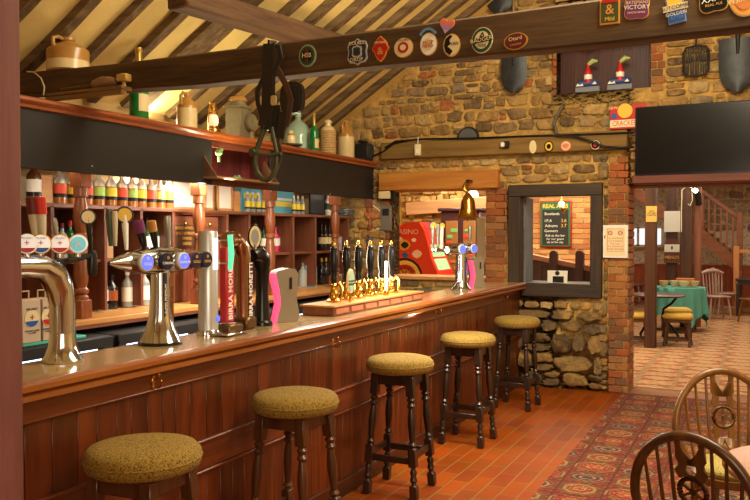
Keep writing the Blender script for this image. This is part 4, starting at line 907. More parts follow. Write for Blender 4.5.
for i, (px, m1, m2, s) in enumerate(((132.5, M_WHITE, LED, 'COLD'), (153, NAV, NAV, 'CARLING'), (170, M_WHITE, LED, 'PREMIUM'), (182, M_PURP, NAV, 'GOLD'), (193, NAV, NAV, 'CIDER'))):
    yy = fy(px)-y_; b = MB(); b.tube([(.02, yy, zt_), (.074, yy-.004, zt_)], [.05, .043], 20); obj('badge_barrel', b, M_CHROME, t)
    r = .04; o = lens(t, (.084, yy-.005, zt_), r, -.08, [m1, (.9, m2)]); disc_text(o, s, r, M_WHITE if i < 3 else M_YEL, -.08, -.008, .22, .0145); disc_text(o, 'o', r, M_WHITE if i in (0, 2) else M_YEL, -.08, .02, .4, .0145)
handle(t, 109.5, 209, 246, FX-.05, .02, OLV, px2=111); handle(t, 114.5, 211, 246, FX-.02, .014, IVO, px2=115.5)
handle(t, 124.5, 215, 250, FX-.04, .016, M_WHITE, (.04, NAV, M_YEL), px2=126.5)
handle(t, 138, 221, 250, FX-.02, .024, M_BLK, px2=145, capm=M_PURP); handle(t, 151, 221, 248, FX-.02, .022, M_BLK, px2=156, capm=STB); handle(t, 167, 216, 247, FX-.03, .018, SLV, px2=169)
b = MB(); b.box((.047, -.018, zt_*.55), (.006, .02, zt_*.62), 0, .002); b.M = None; s_ = obj('name_strip', b, NAV, t); uptext('SUPER PREMIUM', .02, M_WHITE, s_, (.0505, -.018, zt_*.55))
b = MB(); b.box((.04, .03, zt_*.5), (.012, .034, zt_*.72), 0, .003); s_ = obj('name_strip', b, M_COPPER, t); uptext('BREWED COLD', .022, M_MAROON, s_, (.0465, .03, zt_*.5))
# 3 steel cylinder tap with lit lever
y_ = fy(208); t = thing('beer_tap', 'tall brushed steel cylinder tap with a green lit lever', 'beer tap', (FX, y_, BZ+.001), 0, 'beer taps on the bar')
h = fp(208, 231).z-BZ
b = MB(); b.lathe([(.052, .0), (.052, h-.015), (.046, h-.002), (0, h)], (0, 0, 0), 28); obj('column', b, M_STEEL, t)
b = MB(); b.lathe([(.06, 0), (.06, .02), (.054, .03)], (0, 0, 0), 24); b.box((.06, .05, .012), (.2, .2, .012), 0, .005); obj('drip_base', b, M_CHROME, t)
b = MB(); b.M = Matrix.Rotation(-.35, 4, 'Z'); b.box((.051, .012, h*.78), (.008, .03, h*.3), 0, .003); obj('light_panel', b, mat('white_light', srgb(225, 232, 255), .3, emit=2.2), t)
b = MB(); pz = h*.78; b.tube([(.09, .07, pz-.085), (.095, .075, pz), (.09, .07, pz+.1)], [.012, .016, .014], 12); obj('lever', b, mat('green_light', srgb(90, 232, 170), .3, emit=.9), t)
b = MB()
for dz in (-.05, .07): b.tube([(.04, .04, pz+dz), (.09, .07, pz+dz)], .006, 8)
obj('lever_pegs', b, M_CHROME, t)
b = MB(); b.lathe([(.018, .045), (.016, .056), (0, .057)], (0, .012, h*.16), 16, 0); obj('push_button', b, LED, t)
# 4 copper pipe tap with red board
y_ = fy(243.5); t = thing('beer_tap', 'copper swan neck tap with a tall red lettered board', 'beer tap', (FX, y_, BZ+.001), 0, 'beer taps on the bar')
zt_ = fp(246, 240).z-BZ
b = MB(); b.tube([(0, 0, .05), (0, 0, zt_-.09), (0, -.02, zt_-.035), (0, -.06, zt_-.005), (0, -.1, zt_), (0, -.15, zt_)], .042, 20); obj('copper_pipe', b, M_COPPER, t)
for k, zc in ((-.08, zt_), (-.14, zt_)):
    b = MB(); b.lathe([(.046, -.012), (.049, 0), (.046, .012)], (0, k, zc), 20, 1); obj('pipe_collar', b, M_COPPER, t)
b = MB(); b.box((0, 0, .035), (.12, .1, .07), 0, .012); b.box((.0, -.13, .022), (.1, .13, .045), 0, .01); obj('base_block', b, mat('bronze', srgb(110, 82, 50), .3, metal=.7), t)
hb = fp(231, 247).z-BZ-.05; b = MB(); b.box((.0, -.155, .05+hb/2), (.05, .075, hb), 0, .008); s_ = obj('name_board', b, mat('red_board', srgb(190, 44, 52), .35), t); uptext('BIRRA MORETTI', .05, M_WHITE, s_, (.0265, -.157, .05+hb*.47), bold=.001)
b = MB(); b.box((.042, .005, zt_*.42), (.008, .034, zt_*.62), 0, .003); s_ = obj('letter_strip', b, M_MAROON, t); uptext('BIRRA MORETTI', .046, M_WHITE, s_, (.047, .005, zt_*.42), bold=.001)
# 5 black curved tap
y_ = fy(262); t = thing('beer_tap', 'glossy black curved tap with an oval badge on top', 'beer tap', (FX, y_, BZ+.001), 0, 'beer taps on the bar')
zt_ = fp(262, 254).z-BZ
b = MB(); b.tube([(0, 0, 0), (0, 0, .05), (0, .0, zt_*.45), (0, .005, zt_*.75), (.0, -.005, zt_*.93), (0, -.05, zt_), (0, -.1, zt_-.01)], [.055, .045, .036, .042, .055, .052, .036], 20); obj('curved_body', b, M_BLK, t)
o = lens(t, (.0, -.075, zt_+.1), .058, -.6, [M_BLK, (.86, CRM), (.6, mat('badge_grey2', srgb(150, 152, 150), .4))]); b = MB(); b.tube([(0, -.07, zt_), (0, -.075, zt_+.06)], .014, 8); obj('badge_stem', b, M_CHROME, t); o.scale = (.7, .7, 1.25)
b = MB(); b.lathe([(.062, 0), (.06, .02), (.05, .03)], (0, 0, 0), 22); obj('foot', b, M_BLK, t)
# 6 rounded cooler taps lit pink
def cooler_tap(px, ytop, X, lb, sc_=1, w=.115):
    y_ = fy(px, X); t = thing('beer_tap', lb, 'beer tap', (X, y_, BZ+.001), -.62, 'beer taps on the bar'); h = fp(px, ytop, X).z-BZ
    out = [(-w*.42, 0), (w*.5, 0), (w*.56, h*.12), (w*.44, h*.45), (w*.5, h*.75), (w*.52, h*.88), (w*.4, h*.98), (w*.1, h), (-w*.35, h*.95), (-w*.45, h*.9), (-w*.3, h*.6), (-w*.24, h*.35)]
    b = MB(); b.prism(out, .11, (-.055, 0, 0), ('y', 'z', 'x')); obj('body', b, mat('warm_grey', srgb(150, 138, 120), .35, metal=.3), t)
    gl = [(-w*.42-.02, 0), (-w*.42, 0), (-w*.24, h*.35), (-w*.3, h*.6), (-w*.45, h*.9), (-w*.45-.03, h*.9), (-w*.34-.02, h*.6), (-w*.3-.015, h*.35)]
    b = MB(); b.prism(gl, .05, (.004, 0, 0), ('y', 'z', 'x')); obj('lit_edge', b, mat('pink_light', srgb(255, 70, 110), .3, emit=1.4), t)
    b = MB(); b.box((.058, w*.18, h*.72), (.006, .016, h*.22), 0, .002); obj('lettering_mark', b, M_IRON, t); return t
cooler_tap(283, 268, FX, 'rounded grey tap with a glowing pink edge beside the black tap', w=.15)
cooler_tap(475, 257, FX+.04, 'small rounded pink lit tap near the stone pier', w=.14)
# far T tap
X = FX+.03; y_ = fy(461, X); t = thing('beer_tap', 'small chrome T tap with blue lights at the far end of the bar', 'beer tap', (X, y_, BZ+.001), 0, 'beer taps on the bar'); zt_ = fp(461, 249, X).z-BZ
b = MB(); b.lathe([(.1, 0), (.1, .012), (.075, .04), (.055, .09), (.05, zt_)], (0, 0, 0), 24); obj('column', b, M_CHROME, t)
ya_, yb_ = fy(447, X)-y_, fy(472, X)-y_; b = MB(); b.tube([(0, ya_, zt_), (0, ya_+.04, zt_), (0, yb_-.04, zt_), (0, yb_, zt_)], [.03, .055, .055, .03], 18); obj('torpedo_head', b, M_CHROME, t)
for px in (455.5, 467.5): o = lens(t, (.07, fy(px, X)-y_-.02, zt_), .045, -.4, [M_WHITE, (.88, LED)])
b = MB(); b.box((.052, 0, zt_*.5), (.006, .035, zt_*.6), 0, .002); s_ = obj('name_strip', b, NAV, t); uptext('PREMIUM', .03, LED, s_, (.056, 0, zt_*.5))
for px, a_, c_, m_, tp in ((433, 226, 248, SLV, (.04, M_BLUE, M_YEL)), (441.5, 226, 249, M_WHITE, (.035, M_IRON, M_YEL)), (438, 224, 248, SLV, None), (470, 226, 246, SLV, None)): handle(t, px, a_, c_, X, .02, m_, tp)
b = MB(); b.box((-.03, ya_-.1, zt_+.0), (.06, .3, .04), 0, .01); obj('tap_rail', b, M_CHROME, t)
# ------------------------------------------------------------------ hand pumps
HX = -2.585
ya_, yb_ = at(318, 300, X=HX).y, at(409, 300, X=HX).y
t = thing('pump_plinth', 'low wooden plinth box carrying the row of hand pumps', 'plinth', (HX, ya_, BZ+.001)); b = MB(); b.box((0, (yb_-ya_)/2, .03), (.24, yb_-ya_, .06), 0, .006); obj('box', b, M_MAHOGY, t)
b = MB(); b.box((0, (yb_-ya_)/2, .064), (.26, yb_-ya_+.02, .014), 0, .004); obj('lid', b, M_PINE, t)
b = MB(); n = 7
for k in range(n): b.box((.122, (yb_-ya_)*(k+.5)/n, .03), (.006, (yb_-ya_)/n-.04, .034), 0, .002)
obj('front_panels', b, wood('plinth_panel', srgb(160, 86, 60), srgb(196, 124, 90), 1), t)
def pump():
    t = thing('hand_pump', '', 'beer pump')
    b = MB(); b.lathe([(.052, 0), (.054, .012), (.04, .02), (.032, .04), (.036, .06), (.028, .075), (.02, .1), (.024, .112), (.016, .125)], (0, 0, 0), 20); obj('brass_collar', b, M_BRASS, t)
    b = MB(); b.lathe([(.012, .12), (.018, .13), (.024, .15), (.018, .17), (.026, .21), (.031, .27), (.027, .33), (.021, .355), (.025, .365), (.018, .375)], (0, 0, 0), 18); obj('pump_handle', b, M_BLK, t)
    b = MB(); b.lathe([(.012, .373), (.014, .385), (.009, .41), (0, .415)], (0, 0, 0), 12); obj('finial', b, M_BRASS, t)
    b = MB(); b.tube([(.02, -.01, .1), (.06, -.03, .13), (.085, -.045, .1), (.09, -.06, .05), (.09, -.065, .03)], [.011, .012, .012, .011, .01], 10); obj('swan_neck', b, M_BRASS, t)
    return t
p0 = None
for i, px in enumerate((334, 346.5, 358.5, 370.5, 381.5, 391.5)):
    lab = ['black handled brass hand pump first of the row, nearest the pink tap', 'second black hand pump from the pink tap on the plinth', 'third black hand pump from the pink tap, beside an oval clip', 'fourth black hand pump from the pink tap on the plinth', 'fifth black hand pump from the pink tap, beside the cream tag', 'last black hand pump of the row nearest the red game machine'][i]
    p_ = pump() if i == 0 else dup(p0, (0, 0, 0)); p0 = p0 or p_
    p_.location = (HX-.02, fy(px, HX-.02), BZ+.073); p_['label'] = lab; p_['group'] = 'hand pumps on the plinth'
q = at(353, 281, X=HX+.1); t = thing('pump_clip', 'oval cream and green pump clip between the hand pumps', 'pump clip', (HX+.075, q.y, BZ+.072)); zc = q.z-BZ-.072
b = MB(); b.prism(ell(.05, .082, 26), .012, (0, 0, zc), ('y', 'z', 'x')); obj('rim', b, CRM, t); b = MB(); b.prism(ell(.043, .072, 26), .004, (.012, 0, zc), ('y', 'z', 'x')); obj('face', b, mat('sage', srgb(150, 168, 140), .4), t)
b = MB(); b.box((.015, 0, zc-.012), (.005, .08, .035), 0, .001); s_ = obj('name_bar', b, GR, t); text('BEST BITTER', .014, CRM, s_, (.018, 0, zc-.012), FACE_X)
b = MB(); b.box((.004, 0, zc/2-.03), (.012, .02, zc-.05), 0, .002); obj('stand', b, M_BRASS, t)
q = at(386, 266, X=HX+.06); t = thing('price_tag', 'upright cream price card between the last hand pumps', 'card', (HX+.06, q.y, BZ+.072)); b = MB(); b.box((0, 0, .15), (.006, .05, .22), 0, .002); obj('card', b, M_PAPER, t); b = MB(); b.box((0, 0, .02), (.03, .04, .04), 0, .004); obj('clip_foot', b, M_BRASS, t)
# bar towels / drip tray gadgets between taps
q = at(341, 296, Z=BZ)
# ------------------------------------------------------------------ bottles
GL = {}
def glass(key, col, **k):
    if key not in GL: GL[key] = mat('glass_'+key, col, .08, coat=.5, **k)
    return GL[key]
AMB = glass('amber', srgb(170, 104, 40)); CLR = glass('clear', srgb(226, 228, 222), trans=.6); DRK = glass('dark', srgb(36, 30, 28)); GRN = glass('green', srgb(36, 84, 44)); BRN = glass('brown', srgb(84, 46, 26)); PNK = glass('pink', srgb(214, 60, 110)); CRD = glass('cherry', srgb(186, 40, 36)); WHT = glass('milk', srgb(236, 232, 226)); LIM = glass('lime', srgb(150, 160, 60)); ORB = glass('rust', srgb(150, 76, 40))
LR, LG, LY = mat('label_coral', srgb(236, 90, 60), .5), mat('label_lime', srgb(176, 226, 110), .5), mat('label_yellow', srgb(244, 220, 70), .5)
PROTO = {}
def bottle(kind, loc, lb, grp, body, lab_m, cap_m, h=.29, r=.04, sh=.62, nk=.36, cat='bottle', fill=None):
    key = (kind, round(h, 3), round(r, 3))
    if key in PROTO: return dup(PROTO[key], loc, None, lb, grp, cat)
    t = thing(kind, lb, cat, loc, 0, grp); s = 16
    b = MB(); b.lathe([(r*.92, 0), (r, h*.015), (r, h*sh), (r*.86, h*(sh+.06)), (r*nk*1.1, h*(sh+.15)), (r*nk, h*(sh+.19)), (r*nk, h*.88)], (0, 0, 0), s); obj('glass', b, body, t)
    b = MB(); b.lathe([(r*nk*1.15, h*.86), (r*nk*1.2, h*.99), (r*nk, h), (0, h)], (0, 0, 0), 12); obj('cap', b, cap_m, t)
    if lab_m:
        b = MB(); b.lathe([(r*1.02, h*.16), (r*1.02, h*(sh-.08))], (0, 0, 0), s); lo = obj('paper_label', b, lab_m, t)
        b = MB(); b.lathe([(r*1.03, h*.16), (r*1.03, h*.25)], (0, 0, 0), s); obj('label_band', b, M_IRON if lab_m in (LR, LG, LY) else cap_m, lo)
    if fill: b = MB(); b.lathe([(r*.93, .002), (r*1.006, h*.016), (r*1.006, h*.5)], (0, 0, 0), s); obj('liquor', b, fill, t)
    PROTO[key] = t; return t
UX = -4.57
seq = [(60, 'r'), (74, 'y'), (87, 'r'), (99, 'g'), (111, 'y'), (122, 'r'), (132, 'g'), (141, 'y'), (151, 'r'), (160, 'g'), (168.5, 'y')]
cnt = {'r': 0, 'g': 0, 'y': 0}; nmc = {'r': 'red', 'g': 'green', 'y': 'yellow'}
for px, c in seq:
    cnt[c] += 1
    bottle('whisky_bottle_'+nmc[c], (UX, at(px, 208, X=UX).y, SZ+.001), 'whisky bottle with %s label, %s %s label counting from the timber post' % (nmc[c], ORD[cnt[c]], nmc[c]), 'whisky bottles on the top shelf', CLR, {'r': LR, 'g': LG, 'y': LY}[c], M_WHITE, .3, .046, .55, fill=AMB)
bottle('rum_bottle', (UX, at(34, 206, X=UX).y, SZ+.001), 'brown spirit bottle with white label on the top shelf beside the timber post', 'other bottles', BRN, M_WHITE, M_BLK, .3, .05)
LX = -4.63
MS = 1.4835
def row(items, X, Z, grp):
    for px, kind, lb, body, lab_m, cap, h, r in items: bottle(kind, (X, at(px, 250, X=X).y, Z), lb, grp, body, lab_m, cap, h, r)
row([(62, 'vodka_bottle', 'clear bottle with white label beside the green whisky bottle', CLR, M_WHITE, M_MAROON, .27, .04), (70, 'scotch_bottle', 'green bottle with yellow label and red cap near the first spindle', GRN, CRM, M_RED, .29, .042), (94, 'sherry_bottle', 'pale bottle with cream label next to the second upright', CLR, CRM, M_BLK, .29, .04),
     (147, 'gin_bottle', 'green gin bottle with white label, first of three in the pigeonhole', GRN, M_WHITE, M_BLK, .32, .042), (154.5, 'gin_bottle', 'green gin bottle with white label, middle of three in the pigeonhole', GRN, M_WHITE, M_BLK, .32, .042), (162, 'liqueur_bottle', 'dark bottle with red band beside the green gin bottles', DRK, M_RED, M_RED, .32, .036), (168, 'cordial_bottle', 'pale silver bottle nearest the licensing sign', CLR, M_WHITE, SLV, .32, .036),
     (253, 'brandy_bottle', 'short dark green bottle, first beyond the drawers', DRK, CRM, M_BLK, .26, .042), (257, 'brandy_bottle', 'tall dark bottle with pale label, second beyond the drawers', DRK, CRM, M_BLK, .3, .042), (263.5, 'gin_bottle', 'green bottle with cream label behind the fifth tap badge', GRN, M_WHITE, M_BLK, .27, .04),
     (275.5, 'pink_gin_bottle', 'magenta pink spirit bottle in the pigeonhole', PNK, M_WHITE, PNK, .27, .036), (280.5, 'cherry_bottle', 'cherry red spirit bottle beside the pink one', CRD, M_WHITE, CRD, .28, .036), (285.5, 'coconut_bottle', 'white spirit bottle with orange label in the pigeonhole', WHT, ORG, M_WHITE, .28, .038), (289.5, 'lime_bottle', 'olive green liqueur bottle at the end of the coloured row', LIM, M_WHITE, M_GOLD, .24, .038)], LX, MS, 'bottles on the middle shelf')
row([(101, 'vodka_bottle', 'clear spirit bottle with big white label on the counter', CLR, M_WHITE, M_BLK, .29, .05), (111.5, 'spiced_rum_bottle', 'dark rum bottle with orange label on the counter', DRK, ORB, M_BLK, .27, .045), (127, 'white_rum_bottle', 'clear bottle with white label, first of three under the torpedo tap', CLR, M_WHITE, M_WHITE, .3, .045), (135.5, 'red_label_bottle', 'clear bottle with red label, middle of three under the torpedo tap', CLR, M_RED, M_RED, .3, .045), (144, 'white_rum_bottle', 'clear bottle with white label, last of three under the torpedo tap', CLR, M_WHITE, M_WHITE, .3, .045),
     (302.5, 'silver_bottle', 'silver glass bottle between blue gift boxes on the counter', CLR, None, SLV, .27, .05)], -4.58, CZ+.001, 'bottles on the back counter')
for i, px in enumerate((321.5, 325.5, 329.5, 334.5)):
    bottle('wine_bottle', (LX, at(px, 250, X=LX).y, MS), 'dark wine bottle with cream label on the upper rack, %s from the drawers side' % ORD[i+1], 'wine bottles on the upper shelf', DRK, CRM, M_BLK, .31, .04, .58)
for i, px in enumerate((321.5, 326, 330.5, 335)):
    bottle('red_wine_bottle', (LX, at(px, 270, X=LX).y, CZ+.001), 'dark wine bottle with gold cap on the counter, %s from the blue boxes' % ORD[i+1], 'wine bottles on the counter', DRK, None, M_GOLD, .31, .04, .58)
# small glasses
TG = mat('tumbler_glass', srgb(214, 216, 212), .05, trans=.6)
def tumbler(loc, lb, h=.11, r=.036):
    b = MB(); b.lathe([(r*.75, 0), (r*.8, .006), (r, h), (r*.93, h), (r*.72, .012), (0, .01)], (0, 0, 0), 16); return tag(obj('tumbler', b, TG, None, loc), lb, 'glass', 'small glasses on the shelves')
for i, (px, z, s) in enumerate(((339.5, MS, 'tall clear glass beside the wine bottles on the upper shelf, nearer pair member'), (343.5, MS, 'tall clear glass beside the wine bottles on the upper shelf, farther pair member'), (353, MS, 'short clear glass in the last pigeonhole by the stone wall'), (339.5, CZ+.001, 'clear glass standing on the counter behind the first hand pump'))): tumbler((LX+.08, at(px, 250, X=LX+.08).y, z), s, .16 if i < 2 else .11)
def carton(name, px0, px1, h, X, Z, m, lb, d=.08, cat='box', band=None):
    a, c = at(px0, 250, X=X).y, at(px1, 250, X=X).y; t = thing(name, lb, cat, (X-d/2, (a+c)/2, Z)); b = MB(); b.box((0, 0, h/2), (d, c-a, h), 0, .003); obj('carton', b, m, t)
    for z0_, z1_, m_ in (band or []): b = MB(); b.box((d/2, 0, h*(z0_+z1_)/2), (.004, (c-a)*.8, h*(z1_-z0_)), 0, .001); obj('printed_panel', b, m_, t)
    return t
SKB = mat('sky_blue_card', srgb(96, 188, 220), .5)
carton('gift_box', 306.5, 311.5, .24, -4.56, CZ+.001, mat('slate_blue_card', srgb(112, 146, 168), .5), 'slate blue gift box behind the hand pumps'); carton('gift_box', 313.5, 317, .22, -4.48, CZ+.001, SKB, 'narrow sky blue gift box with yellow foot on the counter', band=[(0.05, .35, LY)])
carton('carton', 106.5, 113.5, .27, -4.6, MS, mat('kraft', srgb(176, 132, 88), .7), 'tan cardboard carton on the middle shelf behind the torpedo tap')
# things on the top shelf, middle: framed papers, blue gift sets
def framed(px0, px1, ytop, X, lb, m_paper=M_PAPER, frame=M_PINE):
    a, c = at(px0, 200, X=X).y, at(px1, 200, X=X).y; h = min(at((px0+px1)/2, ytop, X=X).z-SZ, .34); t = thing('framed_paper', lb, 'picture', (X, (a+c)/2, SZ+.001))
    b = MB(); w_ = c-a
    for yy, ww in ((-w_/2+.012, .024), (w_/2-.012, .024)): b.box((0, yy, h/2), (.02, ww, h), 0, .003)
    b.box((0, 0, .012), (.02, w_, .024), 0, .003); b.box((0, 0, h-.012), (.02, w_, .024), 0, .003); obj('frame', b, frame, t)
    b = MB(); b.box((-.002, 0, h/2), (.01, w_-.04, h-.04)); obj('sheet', b, m_paper, t); return t
framed(171, 197, 176, -4.6, 'wide framed white certificate leaning on the top shelf behind the second spindle'); framed(204, 214, 180, -4.56, 'narrow framed white paper beside the second spindle'); framed(217, 232, 180, -4.52, 'framed white paper nearest the wooden shelf post')
carton('gift_set', 242, 262, .26, -4.62, SZ+.001, SKB, 'sky blue gift set box behind the small bottles on the top shelf', band=[(.55, .75, LY)]); carton('gift_set', 274, 294, .26, -4.62, SZ+.001, SKB, 'sky blue gift set box with yellow flowers beside the third spindle', band=[(.3, .5, LY), (.55, .65, M_WHITE)])
for i, px in enumerate((247.5, 252.5, 258, 263.5, 294, 298, 302.5)):
    bottle('miniature_bottle', (-4.53, at(px, 215, X=-4.53).y, SZ+.001), ('little clear mixer bottle before the blue box, %s from the shelf post' % ORD[i+1]) if i < 4 else ('little clear mixer bottle beyond the flowered box, %s of three' % ORD[i-3]), 'mixer bottles on the top shelf', CLR, [LY, M_WHITE, GR, M_BLUE][i % 4] if False else LY, M_WHITE, .2, .026)
framed(309.5, 325, 190, -4.6, 'dark framed picture on the top shelf beyond the small bottles', mat('dark_picture', srgb(70, 72, 82), .3), M_IRON)
bottle('cordial_carton_bottle', (-4.5, at(328, 210, X=-4.5).y, SZ+.001), 'white and green bottle beside the fourth spindle on the top shelf', 'other bottles', WHT, GR, M_WHITE, .26, .035)
ya_, yb_ = at(334, 210, X=-4.6).y, at(351, 210, X=-4.6).y; t = thing('tray_stack', 'stack of grey serving trays on the top shelf end', 'trays', (-4.62, (ya_+yb_)/2, SZ+.001))
for k in range(4): b = MB(); b.box((0, R_.uniform(-.02, .02), .012+.02*k), (.34, yb_-ya_, .014), 0, .006); obj('tray', b, mat('tray_grey', srgb(130, 142, 152), .35, metal=.4), t)
# ------------------------------------------------------------------ coolers under the back counter
CF = -4.02
def cooler():
    t = thing('bottle_cooler', '', 'fridge'); W, H, D = .92, .98, .5
    b = MB(); b.box((-D/2, 0, .04), (D, W, .08)); b.box((-D/2, 0, H-.03), (D, W, .06), 0, .006); b.box((-D+.01, 0, H/2), (.02, W, H-.06))
    for s in (-1, 1): b.box((-D/2, s*(W/2-.015), H/2), (D, .03, H-.1))
    b.box((-D/2, 0, .68), (D-.06, W-.08, .01)); obj('cabinet', b, M_BLACK, t)
    b = MB()
    for s in (-1, 1): b.box((.02, s*(W/2-.05), H/2), (.035, .08, H-.14), 0, .006)
    b.box((.02, 0, H-.04), (.035, W-.02, .075), 0, .006); b.box((.02, 0, .12), (.035, W-.02, .09), 0, .006); d = obj('door', b, M_BLACK, t)
    b = MB(); b.box((.018, 0, .54), (.006, W-.17, .74)); obj('glass_pane', b, mat('cooler_glass', srgb(235, 240, 245), .03, trans=1), d)
    b = MB(); b.lathe([(.022, .036), (.02, .044), (0, .046)], (0, .0, H-.04), 16, 0, 1.6, 1); obj('lock', b, M_STEEL, d)
    b = MB(); b.box((-.04, 0, H-.09), (.03, W-.2, .015)); obj('cooler_light', b, mat('cool_led', srgb(200, 225, 255), emit=6), t)
    return t
c0 = cooler(); ys = [2.75, 3.7, 4.65, 5.6, 6.55, 7.5]
names = ['beside the timber post', 'behind the bridge tap', 'behind the torpedo tap', 'behind the steel cylinder tap', 'behind the pink lit tap', 'behind the hand pumps']
for i, y in enumerate(ys):
    c_ = c0 if i == 0 else dup(c0, (0, 0, 0)); c_.location = (CF, y, .001); c_['label'] = 'black glass fronted bottle cooler under the counter '+names[i]; c_['group'] = 'bottle coolers under the counter'
for j, y in list(enumerate(ys))[2:5]:
    for k in range(7):
        bottle('mixer_bottle', (CF-.1, y-.33+.11*k, .687), 'pale mixer bottle, %s in the cooler %s' % (ORD[k+1], names[j]), 'mixer bottles in the coolers', glass('bluish', srgb(150, 180, 214)), M_WHITE, M_BLUE, .22, .035)
# green mat and two printed cartons on the cooler top
q0, q1 = at(20, 340, X=-4.05), at(84, 334, X=-4.05)
b = MB(); b.box((-4.085, (q0.y+q1.y)/2, .993), (.12, q1.y-q0.y, .022), 0, .006); tag(obj('bar_mat', b, M_TEAL), 'bright teal plastic mat behind the bridge tap', 'mat')
KR = mat('printed_carton', srgb(196, 172, 146), .7)
for i, (a_, c_, m_) in enumerate(((22, 41, M_BLUE), (42.5, 54, M_RED))):
    X = -4.03; ya_, yb_ = at(a_, 300, X=X).y, at(c_, 300, X=X).y; h = at(40, 299, X=X).z-1.005
    t = thing('beer_carton', ['pale printed carton with a blue round emblem on the teal mat', 'pale printed carton with a red round emblem on the teal mat'][i], 'carton', (X-.06, (ya_+yb_)/2, 1.005), 0, 'printed cartons on the teal mat')
    b = MB(); b.box((0, 0, h/2), (.12, yb_-ya_-.004, h), 0, .003); obj('carton', b, KR, t)
    b = MB(); b.lathe([(.055, 0), (.055, .003), (0, .003)], (.06, 0, h*.56), 22, 0); e_ = obj('emblem', b, CRM, t)
    b = MB(); b.prism([(.05*math.cos(a), .05*math.sin(a)) for a in [PI+.3+(PI-.6)*k/12 for k in range(13)]], .002, (.063, 0, h*.56), ('y', 'z', 'x')); obj('emblem_field', b, m_, e_); text('+', .07, RDB, e_, (.0645, 0, h*.58), FACE_X); text('MILANO', .022, NVY, t, (.0645, 0, h*.78), FACE_X); text('PREMIUM LAGER\n4 x 330ML', .014, NVY, t, (.0645, 0, h*.25), FACE_X)
    b = MB(); b.tube([(0, -.03, h), (0, -.03, h+.05), (0, .03, h+.05), (0, .03, h)], .005, 6); obj('carry_handle', b, KR, t)
# things at the stone wall end of the back bar
q = at(385, 195, Y=YW-.05); t = thing('socket_box', 'cream electrical box on a dark backing by the gantry end', 'box', q); b = MB(); b.box((.04, .02, .01), (.16, .03, .15), 0, .004); obj('backing', b, M_IRON, t); b = MB(); b.box((0, -.015, 0), (.14, .05, .09), 0, .006); obj('case', b, M_CREAMP, t)
q = at(386, 218, Y=YW-.03); t = thing('steel_plate', 'grey steel wall plate beside the far spindle', 'plate', q); b = MB(); b.box((0, 0, 0), (.14, .02, .3), 0, .004); obj('plate', b, mat('dull_steel', srgb(128, 122, 110), .45, metal=.4), t); b = MB(); b.box((0, -.015, .07), (.08, .02, .08), 0, .004); obj('switch', b, M_IRON, t)
cable('cable', [Vector((-4.16, at(377, 206, X=-4.16).y-.1, at(377, 206, X=-4.16).z))]+[at(x, y, X=-4.12) for x, y in ((379, 210), (383, 218), (384, 224), (381, 228), (377, 229))], .008, M_WHITE, 'white cable looping beside the far spindle')
# brass bell
q = at(468, 190, Y=YW-.2); t = thing('brass_bell', 'polished brass last orders bell hanging under the lintel', 'bell', q); sz = scale_at(468, 205, YW-.2)[1]; H = 28*sz
b = MB(); b.lathe([(.02, -.03*1), (.05, -.07), (.075, -.12), (.085, -.2), (.1, -H*.86), (.135, -H), (.125, -H), (.09, -H*.84), (0, -.08)], (0, 0, 0), 26); obj('bell', b, M_BRASS, t)
b = MB(); b.tube([(.0, 0, -.03), (-.04, 0, .0), (-.045, 0, .06), (-.01, 0, .09), (.03, 0, .08)], .018, 10); obj('crown_hook', b, M_BRASS, t)
b = MB(); b.bar((-.0, .13, .1), (0, -.02, .1), .04, .03, (0, 0, 1), .004); obj('bracket', b, M_IRON, t); b = MB(); b.ball((0, 0, -H-.01), .025); b.tube([(0, 0, -H), (0, 0, -.1)], .006, 6); obj('clapper', b, M_BRASS, t)
# ------------------------------------------------------------------ bar stools
def speckle(name, c1, c2, c3):
    m, nt, b = _nt(name); L = nt.links.new; tc = _n(nt, 'ShaderNodeTexCoord')
    vo = _n(nt, 'ShaderNodeTexNoise', i_Scale=150., i_Detail=3., i_Roughness=.6); L(tc.outputs['Object'], vo.inputs['Vector'])
    rp = _n(nt, 'ShaderNodeValToRGB'); e = rp.color_ramp.elements; e[0].position = .37; e[0].color = c4(c1); e[1].position = .46; e[1].color = c4(c2); k = e.new(.7); k.color = c4(c3)
    L(vo.outputs['Fac'], rp.inputs['Fac']); L(rp.outputs['Color'], b.inputs['Base Color']); b.inputs['Roughness'].default_value = .95
    bp = _n(nt, 'ShaderNodeBump', i_Strength=.6, i_Distance=.006); L(vo.outputs['Fac'], bp.inputs['Height']); L(bp.outputs['Normal'], b.inputs['Normal']); return m
M_SEAT = speckle('speckled_fabric', srgb(66, 48, 14), srgb(140, 110, 38), srgb(166, 134, 56))
M_LEGD = wood('stool_dark', srgb(26, 15, 9), srgb(58, 34, 20), 2, .35, 6, .05, coat=.2); M_LEGL = wood('stool_mid', srgb(56, 30, 14), srgb(98, 58, 30), 2, .35, 6, .05, coat=.2)
def turned_leg(b, a, c, r, prof):
    a, c = Vector(a), Vector(c); d = c-a; L_ = d.length; z = d.normalized(); x = z.cross(Vector((0, 1, 0))).normalized(); y = z.cross(x)
    b.M = Matrix.Translation(a) @ Matrix((x, y, z)).transposed().to_4x4(); b.lathe([(r*q, L_*h) for q, h in prof], (0, 0, 0), 12); b.M = None
def sq_bar(b, a, c, w): b.bar(a, c, w, w, (0, 0, 1) if abs((Vector(c)-Vector(a)).normalized().z) < .9 else (1, 0, 0), .003)
